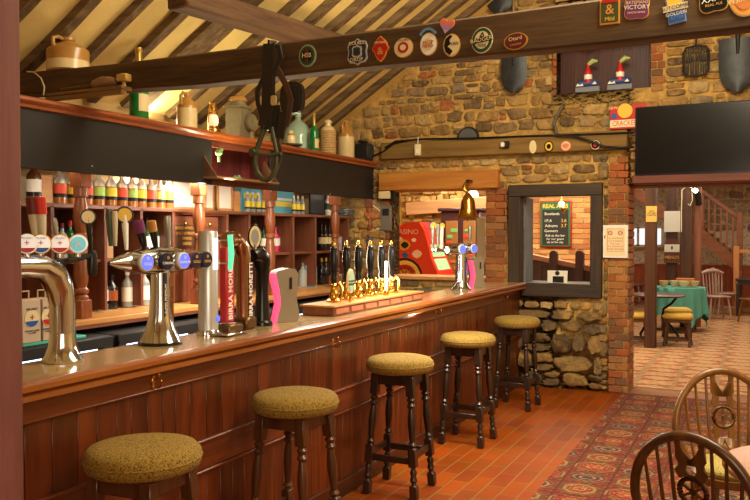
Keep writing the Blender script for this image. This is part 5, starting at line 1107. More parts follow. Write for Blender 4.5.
def stool(m):
    H, R = .87, .222
    t = thing('bar_stool', '', 'bar stool')
    pr = [(0, -.096), (R*.86, -.096), (R*.97, -.082), (R, -.055), (R*.985, -.028), (R*.9, -.008), (R*.7, .002), (R*.35, .006), (0, .007)]
    b = MB(); b.lathe([(r, z+H) for r, z in pr], (0, 0, 0), 40); obj('seat_cushion', b, M_SEAT, t, ang=80)
    b = MB(); b.lathe([(R*1.004, H-.052), (R*1.012, H-.048), (R*1.004, H-.044)], (0, 0, 0), 40); obj('seat_piping', b, M_SEAT, t)
    top, ft, zt_ = .118, .165, H-.1
    P = lambda sx, sy, z: Vector((sx*(ft+(top-ft)*z/zt_), sy*(ft+(top-ft)*z/zt_), z))
    b = MB()
    for s in (-1, 1): b.box((s*.118, 0, zt_-.035), (.024, .21, .065), 0, .003); b.box((0, s*.118, zt_-.035), (.21, .024, .065), 0, .003)
    obj('apron', b, m, t)
    for sx in (-1, 1):
        for sy in (-1, 1):
            b = MB(); sq_bar(b, P(sx, sy, zt_-.13), P(sx, sy, zt_), .052); sq_bar(b, P(sx, sy, .2), P(sx, sy, .315), .05); sq_bar(b, P(sx, sy, 0.002), P(sx, sy, .085), .048)
            turned_leg(b, P(sx, sy, .31), P(sx, sy, zt_-.125), .026, [(.9, 0), (.6, .03), (1.05, .08), (.62, .13), (.75, .2), (1.0, .45), (.9, .62), (.65, .76), (1.1, .81), (.65, .86), (1.05, .92), (.7, .96), (.95, 1)])
            turned_leg(b, P(sx, sy, .08), P(sx, sy, .205), .024, [(.95, 0), (.6, .12), (1.05, .3), (.7, .5), (1.0, .7), (.6, .88), (.95, 1)])
            obj('leg', b, m, t)
    for k, (u, w) in enumerate((((-1, -1), (1, -1)), ((1, -1), (1, 1)), ((1, 1), (-1, 1)), ((-1, 1), (-1, -1)))):
        z = .26 if k % 2 else .235; b = MB(); b.bar(P(*u, z), P(*w, z), .022, .042, (0, 0, 1), .003); obj('stretcher', b, m, t)
    return t
s_dark = None; s_mid = None
spots = ((143, 447.5, 'nearest round bar stool beside the timber post, its top scuffed grey', 1), (295, 394, 'second round bar stool along the counter, with reddish brown legs', 1), (400, 358, 'middle one of five round bar stools, dark legs below the hand pumps', 0), (468, 338.5, 'fourth round bar stool along the counter from the timber post', 0), (517, 322, 'farthest round bar stool standing against the stone wall end', 0))
for i, (px, py, lb, mid) in enumerate(spots):
    q = at(px, py, X=-2.115)
    if mid: s_ = stool(M_LEGL) if not s_mid else dup(s_mid, (0, 0, 0)); s_mid = s_mid or s_
    else: s_ = stool(M_LEGD) if not s_dark else dup(s_dark, (0, 0, 0)); s_dark = s_dark or s_
    s_.location = (q.x, q.y, .003); s_.rotation_euler = (0, 0, (.06, -.05, .03, .0, -.04)[i]); s_['label'] = lb; s_['group'] = 'bar stools along the counter'
# ------------------------------------------------------------------ wheelback chairs and round table
M_CH = wood('chair_elm', srgb(96, 58, 20), srgb(146, 98, 44), 2, .32, 6, .05, coat=.3); M_CHD = wood('chair_dark_elm', srgb(52, 28, 10), srgb(96, 58, 24), 2, .32, 6, .05, coat=.3)
M_PAD = speckle('pad_fabric', srgb(120, 104, 40), srgb(176, 158, 84), srgb(200, 182, 110))
def wheelback(lb, cx, cy, phi, H, W, m, cushion):
    """back hoop stands at (cx, cy); the seat lies towards phi"""
    t = thing('wheelback_chair', lb, 'chair', (cx, cy, .009), phi-PI/2, 'wheelback chairs at the round table'); T = .17
    B_ = lambda x, z: Vector((x, -(z-.45)*T, z))
    pts = [B_(-W*.74, .43), B_(-W*.86, .5), B_(-W*.96, .45+(H-.45)*.22)]+[B_(W*math.cos(a), .45+(H-.45)*(.35+.65*math.sin(a))) for a in [PI-PI*k/22 for k in range(23)]]+[B_(W*.96, .45+(H-.45)*.22), B_(W*.86, .5), B_(W*.74, .43)]
    b = MB(); b.tube(pts, .02, 12); obj('back_hoop', b, m, t)
    hz = lambda x: .45+(H-.45)*(.35+.65*math.sqrt(max(0, 1-(x/W)**2)))
    for x in (-.78, -.56, -.34, .34, .56, .78):
        b = MB(); zt2 = hz(x*W); b.tube([B_(x*W*.8, .44), B_(x*W*.93, .45+(zt2-.45)*.45), B_(x*W, zt2)], [.0075, .0085, .0065], 8); obj('spindle', b, m, t)
    # pierced splat with wheel
    b = MB(); zt2 = hz(0); hh = zt2-.44; wz = .44+hh*.5
    def pr(poly, th=.013):
        n = len(poly); vs = [B_(x, z)+Vector((0, s*th/2, 0)) for s in (-1, 1) for x, z in poly]
        b.add(vs, [tuple(range(n)), tuple(range(n, 2*n))[::-1]]+[(i, (i+1) % n, n+(i+1) % n, n+i) for i in range(n)])
    def ring(cx_, cz_, r0, r1, a0=0, a1=2*PI, n=24):
        for k in range(n):
            u, w = a0+(a1-a0)*k/n, a0+(a1-a0)*(k+1)/n; pr([(cx_+r0*math.cos(u), cz_+r0*math.sin(u)), (cx_+r1*math.cos(u), cz_+r1*math.sin(u)), (cx_+r1*math.cos(w), cz_+r1*math.sin(w)), (cx_+r0*math.cos(w), cz_+r0*math.sin(w))])
    rw = .056; ring(0, wz, rw*.8, rw*1.12); ring(0, wz, 0.001, rw*.24, n=12)
    for k in range(6):
        a = PI/6+k*PI/3; u = Vector((math.cos(a), math.sin(a))); v = Vector((-u.y, u.x))*.006; pr([tuple(u*rw*.18+Vector((0, wz))+v), tuple(u*rw*.85+Vector((0, wz))+v*.8), tuple(u*rw*.85+Vector((0, wz))-v*.8), tuple(u*rw*.18+Vector((0, wz))-v)])
    for sg in (1, -1):
        f = lambda z: wz+sg*z
        e = zt2-wz if sg > 0 else wz-.44
        w1 = min(e, .2)
        for s in (-1, 1):
            pr([(s*.05, f(.046)), (s*.068, f(.08)), (s*.052, f(.096)), (s*.05, f(.112)), (s*.02, f(.108)), (s*.022, f(.084)), (s*.014, f(.07)), (s*.03, f(.056))])
            pr([(s*.05, f(.112)), (s*.06, f(.128)), (s*.058, f(e*.8)), (s*.068, f(e)), (s*.034, f(e)), (s*.036, f(e*.8)), (s*.026, f(e*.62+.02)), (0, f(.13)), (0, f(.106)), (s*.02, f(.106))])
        pr([(-.03, f(.055)), (.03, f(.055)), (.014, f(.07)), (-.014, f(.07))])
    obj('wheel_splat', b, m, t)
    # saddle seat, cushion, legs
    sc = .2; out = [(x*.235*(1-.1*(1 if z < 0 else 0)), sc+z*.215) for x, z in ell(1, 1, 30, 2.8)]
    b = MB(); b.prism(out, .034, (0, 0, .425), ('x', 'y', 'z')); b.prism([(x*.93, sc+(y-sc)*.93) for x, y in out], .008, (0, 0, .417), ('x', 'y', 'z')); obj('seat', b, m, t)
    if cushion:
        b = MB(); P = []
        for f, z in ((.86, .46), (.9, .47), (.9, .485), (.82, .5), (.5, .508), (0, .51)): P.append([(x*f, sc+(y-sc)*f, z) for x, y in out+out[:1]])
        b.grid(P); obj('seat_cushion', b, M_PAD, t, ang=80)
    ends = []
    for sx in (-1, 1):
        for yb, yf in ((.06, -.01), (.34, .38)):
            a, c = (sx*.2, yf, .002), (sx*.15, yb, .425); b = MB(); turned_leg(b, a, c, .02, [(.6, 0), (.8, .1), (.7, .22), (1.1, .28), (.7, .33), (1.15, .5), (1, .62), (.65, .7), (1.0, .76), (.7, .84), (.65, 1)]); obj('leg', b, m, t)
        b = MB(); b.tube([(sx*.183, .02, .17), (sx*.188, .19, .175), (sx*.183, .365, .17)], [.009, .014, .009], 8); obj('stretcher', b, m, t)
    b = MB(); b.tube([(-.187, .19, .175), (0, .19, .175), (.187, .19, .175)], [.009, .014, .009], 8); obj('stretcher', b, m, t)
    return t
wheelback('wheelback chair with olive cushion standing beyond the round table', -.156, 4.635, -1.22, .922, .25, M_CH, True)
wheelback('nearest dark wheelback chair drawn up on the camera side of the round table', -.213, 3.348, 1.204, .885, .249, M_CHD, False)
TCX, TCY, TR = .25, 3.6, .385
t = thing('round_table', 'polished round pub table beside the wheelback chairs', 'table', (TCX, TCY, .009)); b = MB(); b.lathe([(0, .705), (TR*.97, .705), (TR, .715), (TR, .73), (TR*.985, .738), (0, .738)], (0, 0, 0), 56); obj('tabletop', b, wood('table_top', srgb(150, 88, 46), srgb(190, 126, 76), 1, .25, 4, .03, coat=.4), t)
b = MB(); b.lathe([(.05, .1), (.06, .14), (.04, .2), (.055, .4), (.04, .62), (.07, .68), (.11, .705)], (0, 0, 0), 20); obj('pedestal', b, M_CHD, t)
for k in range(4):
    a = PI/4+k*PI/2; b = MB(); b.tube([(0, 0, .16), (.12*math.cos(a), .12*math.sin(a), .15), (.3*math.cos(a), .3*math.sin(a), .06), (.36*math.cos(a), .36*math.sin(a), .022)], [.03, .03, .024, .02], 10); obj('foot', b, M_CHD, t)
# ------------------------------------------------------------------ games room behind the serving opening and window
GY = 12.5
w = MB(); w.box((-3.55, GY+.15, 1.5), (3.3, .3, 3.0)); gw = struct('wall_games', w, M_MORTAR2, 'warm orange brick wall of the room behind the bar', 'wall')
bk = MB(); bricks(bk, -4.4, -1.92, 0, 2.95, GY, L=.23, H=.07, cols=[srgb(222, 160, 98), srgb(206, 140, 84), srgb(232, 178, 116), srgb(196, 124, 76)]); obj('brick_facing', bk, M_BRICK, gw)
w = MB(); w.box((-4.6, 11.6, 1.5), (1.0, .3, 3.0)); g2 = struct('wall_nook', w, M_MORTAR, 'rough lit stone wall behind the red game machine', 'wall')
st = MB(); rubble(st, -5.05, -4.12, 0, 2.95, 11.45, [(-4.5, -4.15, 0, 2.05)], (.07, .2), (.05, .12), .06, [srgb(206, 166, 104), srgb(186, 146, 88), srgb(150, 110, 64), srgb(220, 186, 124)]); obj('stone_facing', st, M_STONE, g2)
q0, q1 = at(407, 209, Y=11.4), at(441, 205, Y=11.4); b = MB(); b.bar((q0.x, 11.42, q0.z), (-3.5, 11.42, q1.z+.02), .16, .2, (0, 0, 1), .01); struct('lintel_nook', b, wood('nook_lintel', srgb(170, 120, 84), srgb(206, 160, 118), 0), 'pale timber lintel on the lit stone wall behind the red machine', 'lintel')
w = MB(); w.box((-5.35, 11.0, 1.5), (.1, 4.6, 3.0)); struct('wall_games_side', w, mat('plaster_games', srgb(220, 186, 130), .85))
w = MB(); w.box((-3.6, 10.9, 3.05), (3.6, 4.0, .1)); struct('ceiling_games', w, M_CREAMP)
# settle with sloping rail, seen through the window
SY = 10.4
def sp_(px, py): return at(px, py, Y=SY)
t = thing('settle', 'dark wooden settle with round topped posts seen through the window', 'settle', (sp_(555, 280).x, SY, .0))
o_ = Vector(t.location); PURP = wood('settle_wood', srgb(58, 34, 34), srgb(92, 58, 54), 2, .4)
b = MB(); a, c = sp_(524, 258)-o_, sp_(603, 274)-o_; b.prism([(a.x, .1), (c.x, .1), (c.x, c.z), (a.x, a.z)], .05, (0, 0, 0)); obj('boarding', b, PURP, t)
b = MB(); n = 9
for k in range(1, n):
    x = a.x+(c.x-a.x)*k/n; z = a.z+(c.z-a.z)*k/n; b.box((x, -.006, z/2), (.012, .012, z-.1))
obj('cover_strips', b, PURP, t)
b = MB(); a, c = sp_(522, 254.5)-o_, sp_(604, 271.5)-o_; b.bar((a.x, .03, a.z), (c.x, .03, c.z), .14, .07, (0, 0, 1), .008); obj('sloping_rail', b, wood('rail_terracotta', srgb(150, 92, 66), srgb(190, 130, 98), 0), t)
for px in (554.5, 580.5):
    a = sp_(px, 262)-o_; b = MB(); b.prism([(-.05, -1.2), (.05, -1.2), (.05, .1)]+arc(0, .1, .05, 0, PI, 8)[1:], .09, (a.x, -.08, a.z)); obj('post', b, PURP, t)
# chalkboard, wall lamp
BYY = GY-.04; x0, x1, z0, z1 = at(540, 225, Y=BYY).x, at(571.5, 225, Y=BYY).x, at(555, 247, Y=BYY).z, at(555, 201, Y=BYY).z; W_, H_ = x1-x0, z1-z0
t = thing('chalkboard', 'real ales chalkboard with red frame and green border on the brick wall', 'sign', ((x0+x1)/2, BYY, z0))
b = MB(); b.box((0, 0, H_/2), (W_, .04, H_), 0, .006); obj('frame', b, RDB, t); b = MB(); b.box((0, -.02, H_/2), (W_*.93, .012, H_*.95)); obj('green_border', b, mat('board_green', srgb(44, 110, 66), .6), t); b = MB(); b.box((0, -.025, H_*.43), (W_*.82, .012, H_*.76)); obj('slate', b, mat('slate', srgb(46, 44, 42), .8), t)
CH = mat('chalk', srgb(236, 232, 220), .9); CY = mat('chalk_yellow', srgb(240, 184, 70), .9); yy = -.0315
text('REAL ALES', H_*.12, mat('sign_yellow', srgb(240, 206, 80), .6), t, (0, -.0268, H_*.885), FACE_Y, bold=.002)
for s, u, v, z, m_ in (('Bowlands', -.1, .72, .085, CH), ('I.P.A', -.22, .57, .085, CH), ('3.6', .27, .57, .1, CY), ('Adnams', -.12, .46, .085, CH), ('3.7', .27, .46, .1, CY), ('Gunners', -.13, .35, .085, CH), ('Ask at the bar', 0, .25, .075, CH), ('for our guest', 0, .175, .07, CH), ('ale of the day', 0, .105, .065, CH)): text(s, H_*z, m_, t, (u*W_, yy, v*H_), FACE_Y)
q = at(561.5, 204, Y=11.9); t = thing('pendant_lamp', 'glowing bare bulb lamp hanging before the chalkboard', 'lamp', q)
b = MB(); b.ball((0, 0, 0), .035); obj('bulb', b, mat('bulb_glow', (1, .86, .6), emit=60), t); b = MB(); b.lathe([(.03, -.03), (.045, -.06), (.03, -.1), (.01, -.14), (0, -.15)], (.03, 0, 0), 14); b.lathe([(.02, .03), (.03, .05), (.02, .08), (.006, .1), (.006, 1.2)], (0, 0, 0), 12); obj('brass_fitting', b, M_BRASS, t)
# card on the window sill
q = at(557, 283.5, Y=YW-.0); t = thing('sill_card', 'cream show card with crest and dark picture on the window sill', 'card', (q.x, YW+.02, zz(283.5)+.001)); sx, sz = scale_at(557, 278, YW); W_, H_ = 20*sx, 12.5*sz
b = MB(); b.box((0, 0, H_/2), (W_, .012, H_), 0, .002); obj('card', b, M_PAPER, t); b = MB(); b.box((.01, -.008, H_*.3), (W_*.55, .004, H_*.5)); obj('picture', b, M_BLK, t); b = MB(); b.lathe([(.025, 0), (.025, .004), (0, .004)], (0, -.006, H_*.8), 14, 1); obj('crest', b, M_IRON, t); b = MB(); b.box((0, .04, .01), (W_*.4, .08, .015)); obj('foot', b, M_PAPER, t)
# serving opening: counter ledge
b = MB(); b.box(((HO[0]+HO[1])/2, YW+.2, 1.16), (HO[1]-HO[0]-.01, .5, .04), 0, .006); struct('serving_ledge', b, M_PINE, 'pale wooden ledge in the serving opening behind the far tap', 'ledge')
# red roulette game machine
MY = 10.15
def mp_(px, py): return at(px, py, Y=MY)
o_ = Vector((mp_(414, 280).x, MY, 0)); t = thing('game_machine', 'red casino game machine with roulette wheel on its side panel', 'game machine', o_)
RM = mat('machine_red', srgb(214, 44, 24), .3, coat=.4)
out = [(395.5, 231), (399, 226), (407, 222.5), (419, 222), (424, 230), (428, 244), (431, 258), (437, 272), (438, 283)]
pl = [(mp_(*p)-o_) for p in out]; poly = [(p.x, p.z) for p in pl]; poly = [(poly[0][0], .0)]+poly+[(poly[-1][0], 0)]
b = MB(); b.prism(poly, .62, (0, 0, 0)); obj('cabinet', b, RM, t)
rc = mp_(405, 277)-o_; sx, sz = scale_at(405, 275, MY); R0 = 19*sz
def half(r): return [(rc.x+max(poly[0][0]-rc.x+.01, r*math.cos(a)), rc.z+r*math.sin(a)) for a in [-.5+(PI+.4)*k/26 for k in range(27)]]
for r, m_, d in ((R0, M_BLK, .006), (R0*.88, mat('wheel_yellow', srgb(226, 180, 80), .4), .01), (R0*.66, M_BLK, .013), (R0*.42, mat('wheel_orange', srgb(206, 120, 40), .4), .018)):
    b = MB(); b.prism(half(r), -d, (0, 0, 0)); obj('roulette_panel', b, m_, t)
b = MB()
for k in range(9):
    a = -.2+k*PI/9; b.box((rc.x+R0*.56*math.cos(a), -.016, rc.z+R0*.56*math.sin(a)), (.06, .006, .05), 0) if rc.x+R0*.56*math.cos(a) > poly[0][0]+.03 else None
obj('number_tiles', b, RDB, t)
b = MB()
for k in range(5):
    a = k*PI/5; b.bar((rc.x-.1*math.cos(a), -.022, rc.z-.1*math.sin(a)), (rc.x+.1*math.cos(a), -.022, rc.z+.1*math.sin(a)), .008, .014, (0, 1, 0))
obj('wheel_spokes', b, M_BLK, t)
p = mp_(405, 232)-o_; text('CASINO', .1, mat('machine_pale', srgb(236, 190, 170), .4), t, (p.x+.02, -.004, p.z), FACE_Y)
for px, py, rr, m_ in ((404, 245, .1, M_GOLD), (405, 245, .06, M_BLK), (400, 239, .04, CRM), (414, 240, .035, M_WHITE), (417, 254, .075, mat('dice_pink', srgb(236, 196, 176), .4)), (405, 255, .05, M_BLUE)):
    p = mp_(px, py)-o_; b = MB(); b.prism([(p.x+x, p.z+z) for x, z in ell(rr, rr*.8, 8, 1.6)], -(.006+.004*(m_ is M_BLK)), (0, 0, 0)); obj('printed_symbol', b, m_, t)
def facep(i0, i1, u0, u1, v0, v1, m_, nm):                         # panel on the sloping front between outline points
    A, B2 = Vector((poly[i0][0], 0, poly[i0][1])), Vector((poly[i1][0], 0, poly[i1][1])); nrm = Vector((-(B2-A).z, 0, (B2-A).x)).normalized()*.006
    if nrm.x < 0: nrm = -nrm
    P = [A.lerp(B2, v)+Vector((0, .62*u, 0)) for u, v in ((u0, v0), (u1, v0), (u1, v1), (u0, v1))]; b = MB(); b.add(P+[q+nrm for q in P], [(0, 1, 2, 3), (4, 5, 6, 7), (0, 1, 5, 4), (1, 2, 6, 5), (2, 3, 7, 6), (3, 0, 4, 7)]); return obj(nm, b, m_, t)
SCG = mat('screen_green', srgb(150, 190, 150), .3, emit=.25); facep(5, 6, .12, .88, .1, .95, M_RED, 'front_panel'); facep(6, 7, .12, .88, .05, .95, SCG, 'game_screen'); facep(7, 8, .12, .88, .1, .9, SCG, 'game_screen'); facep(4, 5, .15, .85, .1, .8, M_RED, 'top_panel')
b = MB(); q_ = poly[9]; b.box((q_[0]+.1, .31, q_[1]-.1), (.22, .56, .3), 0, .02); obj('coin_tray', b, RM, t); b = MB(); b.box((q_[0]+.212, .31, q_[1]-.13), (.01, .2, .16)); obj('coin_slot', b, M_BLK, t); b = MB(); b.prism(arc(.31, 0, .12, 0, PI, 10), .012, (q_[0]+.208, 0, q_[1]-.06), ('y', 'z', 'x')); obj('logo_arch', b, M_GOLD, t)
# second game machine
MY2 = 10.95; x0, x1 = at(440, 250, Y=MY2).x, at(480, 250, Y=MY2).x; zt2 = at(460, 211, Y=MY2).z
t = thing('game_machine', 'dark purple fruit machine with two columns of glowing symbols', 'game machine', ((x0+x1)/2, MY2, 0)); W_ = x1-x0
b = MB(); b.box((0, .3, zt2/2), (W_, .6, zt2), 0, .02); b.box((0, .28, zt2+.02), (W_+.06, .64, .05), 0, .015); obj('cabinet', b, mat('machine_purple', srgb(70, 44, 52), .35), t)
for k in (-.2, .24):
    b = MB(); b.box((k*W_, -.006, zt2*.7), (W_*.3, .016, zt2*.46), 0, .004); pn = obj('lit_panel', b, mat('panel_lit', srgb(150, 110, 60), .3, emit=.15), t)
    for j in range(9):
        b = MB(); b.box((k*W_+R_.uniform(-.06, .06)*W_*2, -.018, zt2*(.5+.045*j)), (W_*R_.uniform(.08, .2), .008, R_.uniform(.03, .055)), 0, .003); c_ = R_.choice([(236, 190, 70), (214, 60, 50), (110, 180, 110), (240, 230, 200), (220, 110, 60)]); obj('symbol', b, mat('symbol', srgb(*c_), .3, emit=.3), pn)
b = MB()
for j in range(6): b.box((W_*(-.4+.16*j), -.03, zt2*.42), (.05, .05, .03), 0, .008)
b.box((0, -.03, zt2*.39), (W_, .1, .05), 0, .01); obj('button_shelf', b, RM, t)
b = MB(); x0, x1 = at(477, 250, Y=9.6).x, at(486, 250, Y=9.6).x; z0, z1 = at(482, 262, Y=9.6).z, at(482, 217, Y=9.6).z; b.box(((x0+x1)/2, 9.6, (z0+z1)/2), (x1-x0, .03, z1-z0), 0, .004); b.box(((x0+x1)/2, 9.6, z0/2), (.05, .03, z0)); tag(obj('notice_board', b, mat('pale_board', srgb(206, 204, 190), .6)), 'pale standing notice board beside the fruit machine', 'board')
q = at(473, 196, Y=11.9); t = thing('wall_lamp', 'glowing wall lamp high behind the brass bell', 'lamp', q); b = MB(); b.ball((0, 0, 0), .09, 14, (1, .6, 1.1)); obj('shade', b, mat('lamp_glow', (1, .9, .7), emit=5), t); b = MB(); b.tube([(0, .02, -.1), (0, .3, -.16), (0, .6, -.1)], .015, 8); obj('bracket', b, M_IRON, t)
# ------------------------------------------------------------------ dining room beyond the doorway
FY_ = 20.5
def wallpaper():
    m, nt, b = _nt('floral_wallpaper'); L = nt.links.new; tc = _n(nt, 'ShaderNodeTexCoord'); vo = _n(nt, 'ShaderNodeTexVoronoi', i_Scale=15.); L(tc.outputs['Object'], vo.inputs['Vector'])
    rp = _n(nt, 'ShaderNodeValToRGB'); e = rp.color_ramp.elements; e[0].position = .2; e[0].color = c4(srgb(186, 146, 116)); e[1].position = .42; e[1].color = c4(srgb(238, 220, 190)); L(vo.outputs['Distance'], rp.inputs['Fac'])
    mx = _n(nt, 'ShaderNodeMix', data_type='RGBA', blend_type='MIX'); mx.inputs['Factor'].default_value = .18; L(rp.outputs['Color'], mx.inputs['A']); L(vo.outputs['Color'], mx.inputs['B']); L(mx.outputs['Result'], b.inputs['Base Color']); b.inputs['Roughness'].default_value = .8; return m
w = MB(); w.box((-1.5, FY_+.1, 1.5), (9.4, .2, 3.2)); fw = struct('wall_far', w, wallpaper(), 'far dining room wall papered with small flowers above a red dado', 'wall')
b = MB(); x = -3.2; DZ = .93
while x < 1.2: k = R_.uniform(.85, 1.15); b.tint = (k, k, k); b.box((x+.06, FY_-.012, DZ/2), (.118, .024, DZ)); x += .12
b.tint = (1.1, 1, 1); b.box((-1, FY_-.025, DZ), (4.4, .05, .05), 0, .006); obj('dado_boards', b, wood('dado_red', srgb(150, 62, 34), srgb(196, 98, 58), 2, .4, tint=True), fw)
st = MB(); rubble(st, -1.6, 1.2, 1.75, 3.0, FY_-.005, [], (.16, .4), (.12, .24), .05, [srgb(226, 192, 160), srgb(204, 166, 136), srgb(236, 206, 176), srgb(184, 150, 126)]); obj('stone_facing', st, M_STONE, fw)
w = MB(); w.box((-6.15, 15, 1.5), (.1, 12, 3.2)); struct('wall_dining_side', w, M_CREAMP); w = MB(); w.box((2.6, 15, 1.5), (.1, 12, 3.2)); struct('wall_dining_right', w, M_CREAMP)
w = MB(); w.box((-1.5, 15, 3.05), (9.4, 11.8, .1)); struct('ceiling_far', w, mat('far_ceiling', srgb(220, 190, 140), .8))
# window far left
t = bpy.data.objects.new('window_2', None); COL.objects.link(t); t['kind'] = 'structure'; t['label'] = 'bright little window on the far dining room wall beside the square post'; t['category'] = 'window'
x0, x1, z0, z1 = at(628, 235, Y=FY_).x, at(663, 235, Y=FY_).x, at(645, 246, Y=FY_).z, at(645, 227, Y=FY_).z
b = MB(); b.box(((x0+x1)/2, FY_-.02, (z0+z1)/2), (x1-x0-.1, .02, z1-z0-.08)); obj('pane', b, mat('day_pane', srgb(220, 226, 236), .2, emit=1.2), t)
b = MB()
for x in (x0, x0+(x1-x0)*.3, x0+(x1-x0)*.64, x1): b.box((x, FY_-.04, (z0+z1)/2), (.06, .06, z1-z0))
for z in (z0, z1): b.box(((x0+x1)/2, FY_-.04, z), (x1-x0, .06, .06))
obj('window_frame', b, M_WHITE, t); b = MB(); b.box(((x0+x1)/2, FY_-.08, z0-.04), (x1-x0+.2, .16, .04)); obj('window_sill', b, M_PINE, t)
# posts
def post(px, w_, Y, m, lb, zt_=3.0):
    x = at(px, 250, Y=Y).x; b = MB(); b.box((x, Y, zt_/2), (w_, w_, zt_-.004), .0, .012); return tag(obj('timber_post', b, m), lb, 'post', 'timber posts in the dining room')
POSTW = wood('post_oak', srgb(54, 28, 16), srgb(98, 58, 34), 2, .5, 5, .2)
post(651, .16, 12.36, POSTW, 'square oak post with a yellow notice near the dining room entrance'); post(686.5, .2, 15.4, POSTW, 'dark oak post with a loop of cable beside the teal table'); post(697.5, .13, 15.55, wood('post_blue', srgb(120, 66, 40), srgb(160, 100, 70), 2, .5), 'lighter brown oak post beside the teal table'); post(672, .2, 16.4, POSTW, 'dark post behind the menu board')
def plaque(px0, px1, py0, py1, Y, m, lb, nm='paper_notice', cat='notice'):
    a, c = at(px0, py1, Y=Y), at(px1, py0, Y=Y); t = thing(nm, lb, cat, ((a.x+c.x)/2, Y, a.z)); b = MB(); b.box((0, 0, (c.z-a.z)/2), (c.x-a.x, .012, c.z-a.z), 0, .002); obj('board', b, m, t); return t, c.x-a.x, c.z-a.z
t, W_, H_ = plaque(646, 657, 206, 222, 12.27, mat('yellow_paper', srgb(222, 186, 96), .7), 'yellow paper notice pinned on the square oak post'); text('PLEASE\nWAIT HERE\nTO BE SEATED', .03, M_MAROON, t, (0, -.007, H_*.55), FACE_Y, sx=.7)
t, W_, H_ = plaque(664, 681, 211, 232, 16.25, M_PAPER, 'blank white paper notice hung above the menu board'); b = MB(); b.tube([(-W_*.4, 0, H_), (0, 0, H_+.1), (W_*.4, 0, H_)], .004, 6); obj('string', b, M_IRON, t)
t, W_, H_ = plaque(664, 680, 244, 263, 16.25, wood('menu_brown', srgb(84, 44, 26), srgb(116, 66, 42), 0), 'brown wooden menu board with gold lettering and white crest card', 'menu_board', 'sign'); text("MENU'S", H_*.21, M_GOLD, t, (0, -.007, H_*.3), FACE_Y, bold=.002)
b = MB(); b.box((0, -.01, H_*.78), (W_*.95, .01, H_*.4)); cd_ = obj('crest_card', b, M_PAPER, t); b = MB(); b.box((0, -.017, H_*.8), (.03, .004, .06)); obj('crest', b, M_IRON, cd_); b = MB(); b.prism([(-W_/2, H_), (W_/2, H_), (W_*.28, H_*1.25), (-W_*.28, H_*1.25)], .012, (0, 0, 0)); obj('shaped_top', b, wood('menu_brown2', srgb(84, 44, 26), srgb(116, 66, 42), 0), t)
cable('cable', [at(x, y, Y=15.27) for x, y in ((681.5, 232), (681.5, 210), (682, 190), (687, 186), (692, 188), (692.5, 200), (690, 206), (688, 204))], .008, M_CREAMP, 'pale cable looped over the top of the dark oak post')
q = at(695.5, 190.5, Y=15.2); t = thing('spot_lamp', 'small glowing spot lamp at the top of the oak post', 'lamp', q); b = MB(); b.ball((0, 0, 0), .04); obj('bulb', b, mat('spot_glow', (1, .95, .85), emit=25), t); b = MB(); b.tube([(.0, .03, .0), (.03, .1, -.05), (.05, .16, -.25)], [.05, .06, .05], 10); obj('housing', b, M_IRON, t)
# staircase
SY = 18.6; sp_ = lambda px, py: at(px, py, Y=SY)
o_ = sp_(738, 270); o_.z = .009; t = thing('staircase', 'open wooden staircase with balusters coming down in the dining room', 'staircase', o_)
STW = wood('stair_wood', srgb(108, 56, 26), srgb(152, 88, 48), 0, .4, 5, .1)
a, c = sp_(684, 213)-o_, sp_(738, 258)-o_; a0_, c0_ = sp_(684, 228)-o_, sp_(738, 273)-o_
b = MB(); b.prism([(a.x, a.z), (c.x, c.z), (c.x, c0_.z), (a.x, a0_.z)], .05, (0, 0, 0)); obj('string_board', b, STW, t); b = MB(); b.prism([(a.x, a.z), (c.x, c.z), (c.x, c0_.z), (a.x, a0_.z)], .05, (0, 1.0, 0)); obj('string_board', b, STW, t)
a, c = sp_(684, 178)-o_, sp_(738, 217)-o_; b = MB(); b.bar((a.x, .02, a.z), (c.x, .02, c.z), .07, .09, (0, 0, 1), .01); obj('handrail', b, STW, t)
for px in (697, 703, 709, 715, 721, 727, 733):
    u = (px-684)/54; p0_, p1_ = sp_(px, 178+39*u)-o_, sp_(px, 213+45*u)-o_; b = MB(); b.box((p0_.x, .02, (p0_.z+p1_.z)/2), (.04, .04, p0_.z-p1_.z)); obj('baluster', b, STW, t)
b = MB(); p0_ = sp_(740, 212)-o_; b.box((p0_.x, .02, p0_.z/2), (.12, .12, p0_.z), 0, .01); obj('newel_post', b, STW, t)
b = MB(); p0_ = sp_(737, 246)-o_; b.box((p0_.x, -.4, p0_.z/2), (.11, .11, p0_.z), 0, .01); b.bar((p0_.x, -.4, p0_.z-.1), (p0_.x+.9, -.4, p0_.z-.1), .05, .07); obj('lower_newel', b, wood('newel_orange', srgb(186, 112, 56), srgb(216, 148, 88), 2), t)
for k in range(9):
    u = (k+.5)/9; z = (sp_(684, 213)-o_).z*(1-u)+(sp_(738, 258)-o_).z*u; x = (sp_(684, 213)-o_).x*(1-u)+(sp_(738, 258)-o_).x*u; b = MB(); b.box((x, .52, z-.08), (.26, .98, .035), 0, .004); obj('tread', b, STW, t)
q0, q1 = at(634, 190, Y=17.5), at(668, 218, Y=17.5); b = MB(); b.bar(q0, q1, .06, .22, (0, 0, 1), .006); b.bar((q1.x, 17.5, q1.z), (q1.x+.02, 17.5, 3.0), .08, .08); tag(obj('stair_brace', b, STW), 'sloping orange timber brace behind the oak posts', 'beam')
